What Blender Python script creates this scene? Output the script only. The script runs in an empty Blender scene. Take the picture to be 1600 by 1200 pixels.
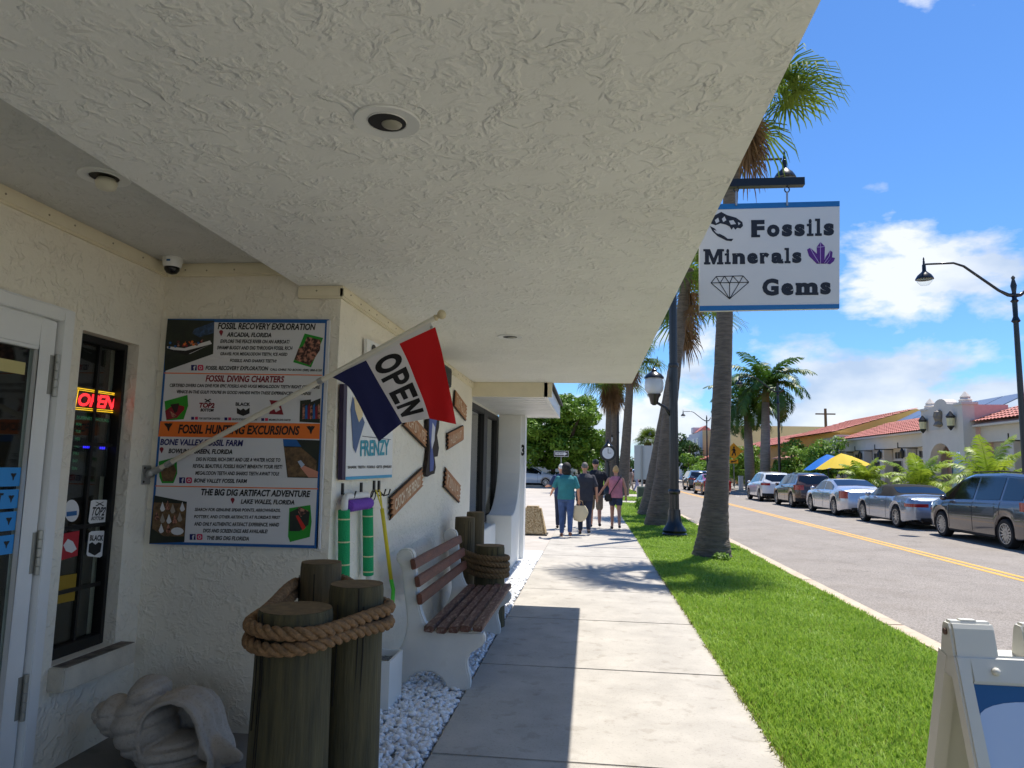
import bpy, bmesh, math, random
import numpy as np
from mathutils import Vector, Matrix
R = math.radians
rnd = random.Random(7)
S = bpy.context.scene
COL = S.collection
# ---------------------------------------------------------------- camera
F_PX, CAM_H = 1090.0, 1.58
_Y = Vector((122, 132, F_PX)).normalized()
_Z = Vector((.02, -1, -(.02*_Y.x - _Y.y)/_Y.z)).normalized()
_X = _Y.cross(_Z)
CAMM = Matrix((_X, _Y, _Z))            # photo axes (right, down, forward) -> world
cam = bpy.data.cameras.new('camera'); camo = bpy.data.objects.new('camera', cam); COL.objects.link(camo)
cam.sensor_width = 36; cam.lens = 36*F_PX/1600; cam.clip_start = .05; cam.clip_end = 5000
rot = Matrix((CAMM @ Vector((1,0,0)), CAMM @ Vector((0,-1,0)), CAMM @ Vector((0,0,-1)))).transposed()
camo.matrix_world = Matrix.Translation((0,0,CAM_H)) @ rot.to_4x4()
S.camera = camo
# ---------------------------------------------------------------- sky and sun
SUN = Vector((.236, .31, 1)).normalized()
elev = math.asin(SUN.z); azim = math.atan2(SUN.x, SUN.y)
W = bpy.data.worlds.new('World'); S.world = W; W.use_nodes = True
nt = W.node_tree; nt.nodes.clear()
def N(t, **k):
    n = nt.nodes.new(t)
    for a, b in k.items(): setattr(n, a, b)
    return n
L = lambda a, b: nt.links.new(a, b)
wo = N('ShaderNodeOutputWorld'); bg = N('ShaderNodeBackground'); bg.inputs[1].default_value = .105
sky = N('ShaderNodeTexSky', sky_type='NISHITA'); sky.sun_disc = False
sky.sun_elevation = elev; sky.sun_rotation = azim; sky.altitude = 0; sky.air_density = 1.0; sky.dust_density = .1; sky.ozone_density = 3.5
tc = N('ShaderNodeTexCoord'); sep = N('ShaderNodeSeparateXYZ'); L(tc.outputs['Generated'], sep.inputs[0])
def math_(op, a, b=None, clamp=False):
    n = N('ShaderNodeMath', operation=op, use_clamp=clamp)
    for i, v in enumerate((a, b)):
        if v is None: continue
        if isinstance(v, (int, float)): n.inputs[i].default_value = v
        else: L(v, n.inputs[i])
    return n.outputs[0]
zc = math_('MAXIMUM', sep.outputs[2], 0.0)
mp = N('ShaderNodeMapping'); mp.inputs['Location'].default_value = (7.7, .3, .15); mp.inputs['Scale'].default_value = (1, 1, 1.9); L(tc.outputs['Generated'], mp.inputs[0])
n1 = N('ShaderNodeTexNoise'); n1.inputs['Scale'].default_value = 4.6; n1.inputs['Detail'].default_value = 9; n1.inputs['Roughness'].default_value = .55; n1.inputs['Distortion'].default_value = .15; L(mp.outputs[0], n1.inputs['Vector'])
thr = N('ShaderNodeMapRange'); thr.inputs['From Min'].default_value = .05; thr.inputs['From Max'].default_value = .42; thr.inputs['To Min'].default_value = .41; thr.inputs['To Max'].default_value = .63; L(zc, thr.inputs['Value'])
msk = math_('MULTIPLY', math_('SUBTRACT', n1.outputs[0], thr.outputs[0]), 13.0, True)
n2 = N('ShaderNodeTexNoise'); n2.inputs['Scale'].default_value = 7; n2.inputs['Detail'].default_value = 6; L(mp.outputs[0], n2.inputs['Vector'])
cr = N('ShaderNodeMapRange'); cr.inputs['From Min'].default_value = .35; cr.inputs['From Max'].default_value = .6; L(n2.outputs[0], cr.inputs['Value'])
cc = N('ShaderNodeMixRGB'); cc.inputs[1].default_value = (3.0, 3.7, 4.8, 1); cc.inputs[2].default_value = (5.4, 5.6, 5.8, 1); L(cr.outputs[0], cc.inputs[0])
deep = N('ShaderNodeMixRGB', blend_type='MULTIPLY'); deep.inputs[0].default_value = 1.; deep.inputs[2].default_value = (.46, .70, .96, 1); L(sky.outputs[0], deep.inputs[1])
mixc = N('ShaderNodeMixRGB'); L(math_('MULTIPLY', msk, .93), mixc.inputs[0]); L(deep.outputs[0], mixc.inputs[1]); L(cc.outputs[0], mixc.inputs[2])
L(mixc.outputs[0], bg.inputs[0]); L(bg.outputs[0], wo.inputs[0])
sl = bpy.data.lights.new('sun', 'SUN'); sl.energy = 4.0; sl.angle = R(.53); sl.color = (1, .95, .87)
so = bpy.data.objects.new('sun', sl); COL.objects.link(so); so.rotation_euler = (-SUN).to_track_quat('-Z', 'Y').to_euler(); so.location = (10, 12, 40)
S.view_settings.view_transform = 'Standard'; S.view_settings.look = 'None'; S.view_settings.exposure = 0.82; S.view_settings.gamma = 1
S.view_settings.use_curve_mapping = False
S.cycles.max_bounces = 8; S.cycles.diffuse_bounces = 6; S.cycles.glossy_bounces = 3; S.cycles.transparent_max_bounces = 12; S.cycles.transmission_bounces = 4
S.cycles.use_denoising = True; S.cycles.sample_clamp_indirect = 6; S.cycles.caustics_reflective = False; S.cycles.caustics_refractive = False
# ---------------------------------------------------------------- photo pixel -> direction; distance comes from the plane touched
CAMP = Vector((0, 0, CAM_H))
def ray(x, y): return CAMM @ Vector((x-800, y-600, F_PX))
def onz(x, y, z=0.): r = ray(x, y); return CAMP + r*((z-CAM_H)/r.z)
def onx(x, y, X): r = ray(x, y); return CAMP + r*(X/r.x)
def ony(x, y, Y): r = ray(x, y); return CAMP + r*(Y/r.y)
# ---------------------------------------------------------------- materials
def lin(c): 
    return tuple(((v/255)/12.92 if v/255 <= .04045 else ((v/255+.055)/1.055)**2.4) for v in c)
MATS = {}
def mat(name, col, rough=.7, metal=0., var=0., vscale=8., bump=0., bscale=40., spec=.5, coat=0., alpha=None, emit=None, estr=0., col2=None, stretch=None, trans=0., detail=5, thr=None, bdist=.01):
    """procedural principled material; colour given as 0-255 sRGB or linear floats <= 1"""
    if name in MATS: return MATS[name]
    c = lin(col) if max(col) > 1 else col
    m = bpy.data.materials.new(name); m.use_nodes = True; t = m.node_tree; b = t.nodes['Principled BSDF']
    b.inputs['Base Color'].default_value = (*c, 1); b.inputs['Roughness'].default_value = rough; b.inputs['Metallic'].default_value = metal
    b.inputs['Specular IOR Level'].default_value = spec; b.inputs['Coat Weight'].default_value = coat; b.inputs['Coat Roughness'].default_value = .04
    if trans: b.inputs['Transmission Weight'].default_value = trans
    if emit: b.inputs['Emission Color'].default_value = (*(lin(emit) if max(emit) > 1 else emit), 1); b.inputs['Emission Strength'].default_value = estr
    tcn = t.nodes.new('ShaderNodeTexCoord'); vec = tcn.outputs['Object']
    if stretch:
        mpn = t.nodes.new('ShaderNodeMapping'); mpn.inputs['Scale'].default_value = stretch; t.links.new(vec, mpn.inputs[0]); vec = mpn.outputs[0]
    if var or col2:
        n = t.nodes.new('ShaderNodeTexNoise'); n.inputs['Scale'].default_value = vscale; n.inputs['Detail'].default_value = detail; n.inputs['Roughness'].default_value = .62
        t.links.new(vec, n.inputs['Vector'])
        rp = t.nodes.new('ShaderNodeMapRange'); lo, hi = thr or (.3, .7); rp.inputs['From Min'].default_value = lo; rp.inputs['From Max'].default_value = hi
        t.links.new(n.outputs[0], rp.inputs['Value'])
        mx = t.nodes.new('ShaderNodeMixRGB'); t.links.new(rp.outputs[0], mx.inputs[0])
        if col2:
            c2 = lin(col2) if max(col2) > 1 else col2
            mx.inputs[1].default_value = (*c, 1); mx.inputs[2].default_value = (*c2, 1)
        else:
            mx.inputs[1].default_value = (*[v*(1-var) for v in c], 1); mx.inputs[2].default_value = (*[min(1, v*(1+var)) for v in c], 1)
        t.links.new(mx.outputs[0], b.inputs['Base Color'])
    if bump:
        n = t.nodes.new('ShaderNodeTexNoise'); n.inputs['Scale'].default_value = bscale; n.inputs['Detail'].default_value = 5
        t.links.new(vec, n.inputs['Vector']); bp = t.nodes.new('ShaderNodeBump'); bp.inputs['Strength'].default_value = bump; bp.inputs['Distance'].default_value = bdist
        t.links.new(n.outputs[0], bp.inputs['Height']); t.links.new(bp.outputs[0], b.inputs['Normal'])
    MATS[name] = m
    return m
def stucco(name, col, ridge=1., scale=1.):
    """knock-down stucco: smooth fields broken by thin trowel ridges and crumbs"""
    m = mat(name, col, .75, var=.05, vscale=1.3)
    t = m.node_tree; b = t.nodes['Principled BSDF']; tcn = t.nodes['Texture Coordinate']
    def nz(sc, det, dist, loc):
        mpn = t.nodes.new('ShaderNodeMapping'); mpn.inputs['Location'].default_value = loc; t.links.new(tcn.outputs['Object'], mpn.inputs[0])
        n = t.nodes.new('ShaderNodeTexNoise'); n.inputs['Scale'].default_value = sc*scale; n.inputs['Detail'].default_value = det; n.inputs['Distortion'].default_value = dist
        t.links.new(mpn.outputs[0], n.inputs['Vector']); return n.outputs[0]
    def mth(op, a, c, clamp=False):
        n = t.nodes.new('ShaderNodeMath'); n.operation = op; n.use_clamp = clamp
        for i, v in enumerate((a, c)):
            if isinstance(v, (int, float)): n.inputs[i].default_value = v
            else: t.links.new(v, n.inputs[i])
        return n.outputs[0]
    def ridge_(sc, det, dist, loc, sharp): return mth('SUBTRACT', 1, mth('MULTIPLY', mth('ABSOLUTE', mth('SUBTRACT', nz(sc, det, dist, loc), .5), 0), sharp), True)
    def mask_(sc, loc, lo, k): return mth('MULTIPLY', mth('SUBTRACT', nz(sc, 2, .2, loc), lo), k, True)
    h = mth('MULTIPLY', mth('MULTIPLY', ridge_(8, 4, .5, (0,0,0), 15), mask_(7, (3,9,4), .47, 9)), 1.0)
    h = mth('ADD', h, mth('MULTIPLY', mth('MULTIPLY', ridge_(15, 4, .4, (7,3,1), 11), mask_(10, (13,2,8), .46, 9)), .8))
    h = mth('ADD', h, mth('MULTIPLY', mth('MULTIPLY', mth('SUBTRACT', nz(44, 3, .3, (1,1,5)), .5), mask_(6, (5,1,2), .42, 5)), 1.1))
    h = mth('ADD', h, mth('MULTIPLY', nz(1.6, 3, 0, (0,0,2)), .9))
    bp = t.nodes.new('ShaderNodeBump'); bp.inputs['Strength'].default_value = 1.; bp.inputs['Distance'].default_value = .005*ridge
    t.links.new(h, bp.inputs['Height']); t.links.new(bp.outputs[0], b.inputs['Normal'])
    return m
def glass(name, tint=(.9,.95,.93), refl=1., base=.12):
    if name in MATS: return MATS[name]
    m = bpy.data.materials.new(name); m.use_nodes = True; t = m.node_tree; t.nodes.clear()
    o = t.nodes.new('ShaderNodeOutputMaterial'); mx = t.nodes.new('ShaderNodeMixShader'); tr = t.nodes.new('ShaderNodeBsdfTransparent'); gl = t.nodes.new('ShaderNodeBsdfGlossy')
    lw = t.nodes.new('ShaderNodeLayerWeight'); lw.inputs[0].default_value = .5; pw = t.nodes.new('ShaderNodeMath'); pw.operation = 'POWER'; pw.inputs[1].default_value = 4.5; t.links.new(lw.outputs['Facing'], pw.inputs[0]); fr = pw
    ma = t.nodes.new('ShaderNodeMath'); ma.operation = 'MULTIPLY_ADD'; ma.inputs[1].default_value = min(.95, .8*refl); ma.inputs[2].default_value = .05*refl+base*.15; ma.use_clamp = True
    tr.inputs[0].default_value = (*tint, 1); gl.inputs['Roughness'].default_value = .01
    t.links.new(fr.outputs[0], ma.inputs[0]); t.links.new(ma.outputs[0], mx.inputs[0]); t.links.new(tr.outputs[0], mx.inputs[1]); t.links.new(gl.outputs[0], mx.inputs[2]); t.links.new(mx.outputs[0], o.inputs[0])
    MATS[name] = m; return m
# ---------------------------------------------------------------- geometry helpers
class MB:
    def __init__(s): s.v = []; s.f = []
    def add(s, v, f):
        k = len(s.v); s.v += [tuple(p) for p in v]; s.f += [tuple(i+k for i in q) for q in f]; return s
    def box(s, lo, hi, M=None):
        x0,y0,z0 = lo; x1,y1,z1 = hi
        v = [Vector(p) for p in ((x0,y0,z0),(x1,y0,z0),(x1,y1,z0),(x0,y1,z0),(x0,y0,z1),(x1,y0,z1),(x1,y1,z1),(x0,y1,z1))]
        if M is not None: v = [M @ p for p in v]
        return s.add(v, [(0,3,2,1),(4,5,6,7),(0,1,5,4),(1,2,6,5),(2,3,7,6),(3,0,4,7)])
    def tube(s, path, rad, n=10, caps=True, flat=None):
        path = [Vector(p) for p in path]; m = len(path)
        if not hasattr(rad, '__len__'): rad = [rad]*m
        prev = None; k = len(s.v); vs = []
        for i, p in enumerate(path):
            t = (path[min(i+1, m-1)] - path[max(i-1, 0)]).normalized()
            if prev is None:
                a = Vector((0,0,1)) if abs(t.z) < .9 else Vector((1,0,0))
                u = t.cross(a).normalized()
            else:
                u = (prev - t*prev.dot(t)).normalized()
            w = t.cross(u); prev = u
            r = rad[i]; ru, rw = r if hasattr(r, '__len__') else (r, r)
            for j in range(n):
                an = 2*math.pi*j/n; vs.append(p + u*(ru*math.cos(an)) + w*(rw*math.sin(an)))
        fs = [(i*n+j, i*n+(j+1)%n, (i+1)*n+(j+1)%n, (i+1)*n+j) for i in range(m-1) for j in range(n)]
        if caps: fs += [tuple(range(n))[::-1], tuple((m-1)*n+j for j in range(n))]
        return s.add(vs, fs)
    def lathe(s, prof, c=(0,0,0), n=20, M=None, caps=True):
        vs = []; c = Vector(c)
        for r, z in prof:
            for j in range(n):
                a = 2*math.pi*j/n; p = Vector((r*math.cos(a), r*math.sin(a), z)); vs.append(c + (M @ p if M is not None else p))
        m = len(prof)
        fs = [(i*n+j, i*n+(j+1)%n, (i+1)*n+(j+1)%n, (i+1)*n+j) for i in range(m-1) for j in range(n)]
        if caps: fs += [tuple(range(n))[::-1], tuple((m-1)*n+j for j in range(n))]
        return s.add(vs, fs)
    def prism(s, poly, off):
        """polygon (3D points) pushed along off"""
        poly = [Vector(p) for p in poly]; off = Vector(off); n = len(poly)
        return s.add(poly + [p+off for p in poly], [tuple(range(n)), tuple(range(n, 2*n))[::-1]] + [(i, i+n, (i+1)%n+n, (i+1)%n) for i in range(n)])
    def poly(s, pts): return s.add(pts, [tuple(range(len(pts)))])
    def grid(s, fn, nu, nv, wrapv=False):
        vs = [fn(i/nu, j/nv) for i in range(nu+1) for j in range(nv if wrapv else nv+1)]
        w = nv if wrapv else nv+1
        fs = [(i*w+j, i*w+(j+1)%w, (i+1)*w+(j+1)%w, (i+1)*w+j) for i in range(nu) for j in range(nv)]
        return s.add(vs, fs)
    def ball(s, c, r, n=12, m=8, M=None):
        rr = r if hasattr(r, '__len__') else (r, r, r)
        vs = []; c = Vector(c)
        for i in range(m+1):
            th = math.pi*i/m
            for j in range(n):
                a = 2*math.pi*j/n; p = Vector((rr[0]*math.sin(th)*math.cos(a), rr[1]*math.sin(th)*math.sin(a), rr[2]*math.cos(th)))
                vs.append(c + (M @ p if M is not None else p))
        return s.add(vs, [(i*n+j, (i+1)*n+j, (i+1)*n+(j+1)%n, i*n+(j+1)%n) for i in range(m) for j in range(n)])
def obj(name, mb, m, parent=None, smooth=False, bevel=0., auto=None, fixn=True):
    me = bpy.data.meshes.new(name)
    if isinstance(mb, MB): me.from_pydata(mb.v, [], mb.f)
    else: me = mb
    if fixn or bevel:
        bm = bmesh.new(); bm.from_mesh(me)
        if fixn: bmesh.ops.remove_doubles(bm, verts=bm.verts, dist=1e-5); bmesh.ops.recalc_face_normals(bm, faces=bm.faces)
        if bevel: 
            es = [e for e in bm.edges if len(e.link_faces) == 2 and e.calc_face_angle(0) > .5]
            bmesh.ops.bevel(bm, geom=es, offset=bevel, segments=2, affect='EDGES', clamp_overlap=True)
        bm.to_mesh(me); bm.free()
    if smooth:
        me.polygons.foreach_set('use_smooth', [True]*len(me.polygons))
        if auto is not None: me.set_sharp_from_angle(angle=R(auto))
    if m is not None: me.materials.append(m)
    o = bpy.data.objects.new(name, me); COL.objects.link(o)
    if parent is not None: attach(o, parent)
    return o
def attach(o, parent):
    o.parent = parent; o.matrix_parent_inverse = world_of(parent).inverted()
def world_of(p):
    m = p.matrix_basis.copy()
    return m if p.parent is None else world_of(p.parent) @ p.matrix_parent_inverse @ m
def tag(o, label, cat, group=None, kind=None):
    if label: o['label'] = label
    if cat: o['category'] = cat
    if group: o['group'] = group
    if kind: o['kind'] = kind
    return o
def thing(name, label, cat, loc=(0,0,0), group=None):
    o = bpy.data.objects.new(name, None); COL.objects.link(o); o.location = loc; o.empty_display_size = .1
    return tag(o, label, cat, group)
def struct(name, mb, m, **k): return tag(obj(name, mb, m, **k), None, None, kind='structure')
def copy_tree(o, M, label=None, parent=None):
    """copy a thing and its parts, moved by world matrix M"""
    c = o.copy(); COL.objects.link(c)
    if parent is None:
        c.matrix_basis = M @ o.matrix_basis
        if label: c['label'] = label
    else: c.parent = parent; c.matrix_parent_inverse = o.matrix_parent_inverse.copy()
    for ch in [x for x in ALLCH(o)]: copy_tree(ch, M, None, c)
    return c
def ALLCH(o): return [x for x in COL.objects if x.parent == o]
def npmesh(name, V, Fq, m, parent=None, smooth=False):
    """mesh from numpy arrays: V (n,3), Fq (k,3 or 4)"""
    me = bpy.data.meshes.new(name); V = np.ascontiguousarray(V, dtype=np.float32); Fq = np.ascontiguousarray(Fq, dtype=np.int32)
    me.vertices.add(len(V)); me.vertices.foreach_set('co', V.ravel())
    k = Fq.shape[1]; me.loops.add(Fq.size); me.loops.foreach_set('vertex_index', Fq.ravel())
    me.polygons.add(len(Fq)); me.polygons.foreach_set('loop_start', np.arange(0, Fq.size, k, dtype=np.int32)); me.polygons.foreach_set('loop_total', np.full(len(Fq), k, dtype=np.int32))
    me.update(calc_edges=True)
    if smooth: me.polygons.foreach_set('use_smooth', np.ones(len(Fq), dtype=bool))
    if m is not None: me.materials.append(m)
    o = bpy.data.objects.new(name, me); COL.objects.link(o)
    if parent is not None: attach(o, parent)
    return o
_TC = {}
def text2d(s, bold=0., shear=0., space=1.):
    """flat outline text from the built-in font -> verts normalised to x 0..1, y 0..1 of its own bounds"""
    k = (s, bold, shear, space)
    if k in _TC: return _TC[k]
    cu = bpy.data.curves.new('t', 'FONT'); cu.body = s; cu.offset = bold; cu.shear = shear; cu.space_character = space; cu.resolution_u = 3; cu.fill_mode = 'FRONT'
    o = bpy.data.objects.new('t', cu); COL.objects.link(o)
    dg = bpy.context.evaluated_depsgraph_get(); dg.update(); me = o.evaluated_get(dg).to_mesh()
    v = np.array([q.co[:2] for q in me.vertices]); f = [tuple(p.vertices) for p in me.polygons]
    o.evaluated_get(dg).to_mesh_clear(); bpy.data.objects.remove(o); bpy.data.curves.remove(cu)
    lo, hi = v.min(0), v.max(0); _TC[k] = ((v-lo)/(hi-lo), f, (hi-lo))
    return _TC[k]
def text_on(mb, s, fn, bold=.015, shear=0., space=1.):
    """fn(u, v) maps the text box (u left-right, v bottom-top, 0..1) to 3D"""
    v, f, _ = text2d(s, bold, shear, space)
    return mb.add([fn(a, b) for a, b in v], f)
def lerp(a, b, t): return a + (b-a)*t
def quadmap(p00, p10, p01, p11):
    """bilinear map from corner points bottom-left, bottom-right, top-left, top-right"""
    a, b, c, d = (Vector(p) for p in (p00, p10, p01, p11))
    return lambda u, v: (a*(1-u)+b*u)*(1-v) + (c*(1-u)+d*u)*v
def ngon(c, r, n=16, sx=1, sy=1, a0=0): return [(c[0]+r*sx*math.cos(a0+2*math.pi*i/n), c[1]+r*sy*math.sin(a0+2*math.pi*i/n)) for i in range(n)]
# ================================================================ SETTING
m_conc = mat('concrete_walk', (172,166,156), .85, var=.15, vscale=2.3, bump=.25, bscale=160)
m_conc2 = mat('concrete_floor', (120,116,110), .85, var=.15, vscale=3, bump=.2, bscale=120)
m_asph = mat('asphalt', (158,150,142), .9, var=.10, vscale=.8, bump=.6, bscale=220)
m_lot = mat('lot_asphalt', (176,168,158), .9, var=.1, vscale=.6, bump=.3, bscale=160)
m_kerb = mat('kerb_concrete', (190,172,150), .85, var=.12, vscale=3)
m_soil = mat('soil', (70,82,36), .95, var=.3, vscale=12, bump=.5)
m_yel = mat('yellow_paint', (214,160,62), .7, var=.10, vscale=5)
m_whp = mat('white_paint', (205,203,198), .7, var=.10, vscale=5)
m_land = mat('land', (116,118,92), .95, var=.2, vscale=.05)
# concrete and asphalt get fine speckle + stains through a second noise layer
def speckle(m, sc, amt, thr=.62, dark=.55):
    t = m.node_tree; b = t.nodes['Principled BSDF']; src = b.inputs['Base Color'].links[0].from_socket
    tcn = t.nodes['Texture Coordinate']; n = t.nodes.new('ShaderNodeTexNoise'); n.inputs['Scale'].default_value = sc; n.inputs['Detail'].default_value = 4
    t.links.new(tcn.outputs['Object'], n.inputs['Vector'])
    r = t.nodes.new('ShaderNodeMapRange'); r.inputs['From Min'].default_value = thr; r.inputs['From Max'].default_value = thr+.08; r.inputs['To Max'].default_value = amt; t.links.new(n.outputs[0], r.inputs['Value'])
    mx = t.nodes.new('ShaderNodeMixRGB'); mx.blend_type = 'MULTIPLY'; mx.inputs[2].default_value = (dark, dark*.97, dark*.92, 1)
    t.links.new(r.outputs[0], mx.inputs[0]); t.links.new(src, mx.inputs[1]); t.links.new(mx.outputs[0], b.inputs['Base Color'])
def cracks(m, sc, sharp, dark):
    t = m.node_tree; b = t.nodes['Principled BSDF']; src = b.inputs['Base Color'].links[0].from_socket; tcn = t.nodes['Texture Coordinate']
    n = t.nodes.new('ShaderNodeTexNoise'); n.inputs['Scale'].default_value = sc; n.inputs['Detail'].default_value = 6; n.inputs['Roughness'].default_value = .6; t.links.new(tcn.outputs['Object'], n.inputs['Vector'])
    def mt(op, a, c, cl=False):
        q = t.nodes.new('ShaderNodeMath'); q.operation = op; q.use_clamp = cl
        for i, v in enumerate((a, c)):
            if isinstance(v, (int, float)): q.inputs[i].default_value = v
            else: t.links.new(v, q.inputs[i])
        return q.outputs[0]
    f = mt('SUBTRACT', 1, mt('MULTIPLY', mt('ABSOLUTE', mt('SUBTRACT', n.outputs[0], .5), 0), sharp), True)
    mx = t.nodes.new('ShaderNodeMixRGB'); mx.blend_type = 'MULTIPLY'; mx.inputs[2].default_value = (dark, dark, dark, 1); t.links.new(f, mx.inputs[0]); t.links.new(src, mx.inputs[1]); t.links.new(mx.outputs[0], b.inputs['Base Color'])
speckle(m_conc, 60, .5, .58, .7); speckle(m_conc, 7, .5, .58, .72); speckle(m_conc, 26, .6, .70, .5); speckle(m_asph, 42, .75, .47, .62); speckle(m_asph, 110, .8, .5, .55); speckle(m_asph, 1.3, .35, .52, .8); cracks(m_asph, .45, 190, .72); speckle(m_lot, 2, .4, .55, .8)
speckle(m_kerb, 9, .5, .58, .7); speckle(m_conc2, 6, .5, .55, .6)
struct('ground', MB().box((-900,-60,-.5), (900,1800,-.17)), m_land)
struct('road', MB().box((3.2,-40,-.3), (12.75,420,-.10)), m_asph)
sw = struct('sidewalk', MB().box((-.87,-4,-.3), (1.08,62,-.012)), mat('joint_dirt', (84,76,64), .95))
k = 0; y = -2.95 - .25
while y < 60:
    L_ = 1.8
    if not (48 < y < 52): obj('paving_slab', MB().box((-.868+.004*rnd.random(), y+.006, -.2), (1.078-.006*rnd.random(), y+L_-.006, .0015*rnd.random())), m_conc, sw, bevel=.006)
    y += L_
struct('verge', MB().box((1.095,-4,-.3), (3.1,33.4,-.012)).box((1.095,36.2,-.3), (3.1,40.5,-.012)).box((1.095,46,-.3), (3.1,120,-.012)), m_soil)
struct('cross_walkway', MB().box((1.09,33.4,-.3), (3.1,36.2,-.006)).box((1.09,40.5,-.3), (3.1,46,-.006)), m_conc)
kb = MB()
y = -4
while y < 120: kb.box((3.1,y,-.3), (3.30,y+2.992,.012)); y += 3
struct('kerb', kb, m_kerb, bevel=.015)
struct('far_kerb', MB().box((12.7,-40,-.3), (12.87,300,.02)), m_kerb, bevel=.015)
struct('far_sidewalk', MB().box((12.87,-40,-.3), (40,300,.012)), m_conc)
yl = struct('centre_line', MB().box((6.98,-40,-.101), (7.09,300,-.096)).box((7.20,-40,-.101), (7.31,300,-.096)), m_yel)
lm = MB()
for i in range(14): lm.box((9.95, 16.6+6.6*i, -.101), (12.6, 16.7+6.6*i, -.0955))
for i in range(14): lm.box((9.95, 16.0+6.6*i, -.101), (10.05, 17.2+6.6*i, -.0960))
struct('parking_lines', lm, m_whp)
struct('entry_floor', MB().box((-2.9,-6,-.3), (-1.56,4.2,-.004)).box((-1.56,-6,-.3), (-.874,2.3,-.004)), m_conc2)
struct('gravel_bed', MB().box((-1.58,2.3,-.3), (-.874,10.2,-.03)).box((-1.58,11.1,-.3), (-.874,12.2,-.03)), mat('gravel_base', (150,148,144), .9, var=.4, vscale=60))
struct('threshold_pad', MB().box((-1.7,10.2,-.3), (-.874,11.1,-.002)).box((-3.0,12.2,-.3), (-.874,13.6,-.003)), mat('pale_pad', (205,208,210), .8, var=.05))
struct('parking_lot', MB().box((-60,13.6,-.3), (-.874,58,-.014)), m_lot)
struct('lot_kerb', MB().box((-60,58,-.3), (-1.2,58.2,.11)), m_kerb)
struct('planting_bed', MB().box((-60,58.2,-.3), (-1.2,90,.08)), m_soil)

# white marble chips (too many to count)
def stones(x0,x1,y0,y1,n,r0,r1,seed, zb=-.03):
    g = np.random.default_rng(seed)
    ph = (1+5**.5)/2
    ico = np.array([(-1,ph,0),(1,ph,0),(-1,-ph,0),(1,-ph,0),(0,-1,ph),(0,1,ph),(0,-1,-ph),(0,1,-ph),(ph,0,-1),(ph,0,1),(-ph,0,-1),(-ph,0,1)])/1.9
    fc = np.array([(0,11,5),(0,5,1),(0,1,7),(0,7,10),(0,10,11),(1,5,9),(5,11,4),(11,10,2),(10,7,6),(7,1,8),(3,9,4),(3,4,2),(3,2,6),(3,6,8),(3,8,9),(4,9,5),(2,4,11),(6,2,10),(8,6,7),(9,8,1)])
    V = ico[None]*(1+g.uniform(-.35,.35,(n,12,1)))*g.uniform(.6,1.25,(n,1,3))
    q = g.normal(size=(n,4)); q /= np.linalg.norm(q,axis=1)[:,None]; w,x,y,z = q.T
    Rm = np.stack([1-2*(y*y+z*z),2*(x*y-z*w),2*(x*z+y*w),2*(x*y+z*w),1-2*(x*x+z*z),2*(y*z-x*w),2*(x*z-y*w),2*(y*z+x*w),1-2*(x*x+y*y)],1).reshape(n,3,3)
    V = np.einsum('nij,nkj->nki',Rm,V)*g.uniform(r0,r1,(n,1,1))
    V[...,2] *= .75
    c = np.stack([g.uniform(x0,x1,n),g.uniform(y0,y1,n),zb+g.uniform(.0,.030,n)],1)
    V += c[:,None]
    return V.reshape(-1,3), (fc[None]+12*np.arange(n)[:,None,None]).reshape(-1,3)
m_chip = mat('marble_chips', (232,232,232), .8, var=.16, vscale=35, spec=.3)
a = stones(-1.55,-.89,2.35,6.8,6800,.013,.028,1); b_ = stones(-1.55,-.89,6.8,10.2,2900,.018,.032,2); c_ = stones(-1.2,-.89,11.1,12.2,500,.018,.032,3)
Vs = np.concatenate([a[0],b_[0],c_[0]]); Fs = np.concatenate([a[1],b_[1]+len(a[0]),c_[1]+len(a[0])+len(b_[0])])
tag(npmesh('gravel', Vs, Fs, m_chip), 'white marble chip gravel between the shop wall and the sidewalk', 'gravel', kind='stuff')

# grass blades of the verge
def blades(x0,x1,y0,y1,n,h0,h1,w,seed,edge=.04):
    g = np.random.default_rng(seed)
    x = g.uniform(x0,x1,n); y = g.uniform(y0,y1,n); a = g.uniform(0,2*np.pi,n); h = g.uniform(h0,h1,n); le = g.uniform(.15,.95,n)*h
    h *= .75+.5*(np.sin(x*5+y*2.1)*np.cos(y*3.3-x)*.5+.5)
    d = np.stack([np.cos(a),np.sin(a)],1); s = np.stack([-d[:,1],d[:,0]],1)*(w*g.uniform(.6,1.3,n))[:,None]
    P = np.stack([x,y],1); z0 = np.full(n,-.015)
    def pt(p,z): return np.concatenate([p,z[:,None]],1)
    mid = P+d*(le*.35)[:,None]; tip = P+d*le[:,None]
    V = np.stack([pt(P-s,z0),pt(P+s,z0),pt(mid-s*.9,z0+h*.6),pt(mid+s*.9,z0+h*.6),pt(tip,z0+h*.95)],1)
    f3 = np.array([(0,1,3),(0,3,2),(2,3,4)])
    return V.reshape(-1,3), (f3[None]+5*np.arange(n)[:,None,None]).reshape(-1,3)
m_grass = mat('grass_blades', (86,136,26), .5, col2=(184,208,86), vscale=26, spec=.3, thr=(.25,.75))
def leafy(m, amt=.35):
    """light passes through thin leaves"""
    t = m.node_tree; b = t.nodes['Principled BSDF']; o = t.nodes['Material Output']
    tl = t.nodes.new('ShaderNodeBsdfTranslucent'); mx = t.nodes.new('ShaderNodeMixShader'); mx.inputs[0].default_value = amt
    lk = b.inputs['Base Color'].links
    if lk: t.links.new(lk[0].from_socket, tl.inputs[0])
    else: tl.inputs[0].default_value = b.inputs['Base Color'].default_value
    t.links.new(b.outputs[0], mx.inputs[1]); t.links.new(tl.outputs[0], mx.inputs[2]); t.links.new(mx.outputs[0], o.inputs[0])
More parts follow.
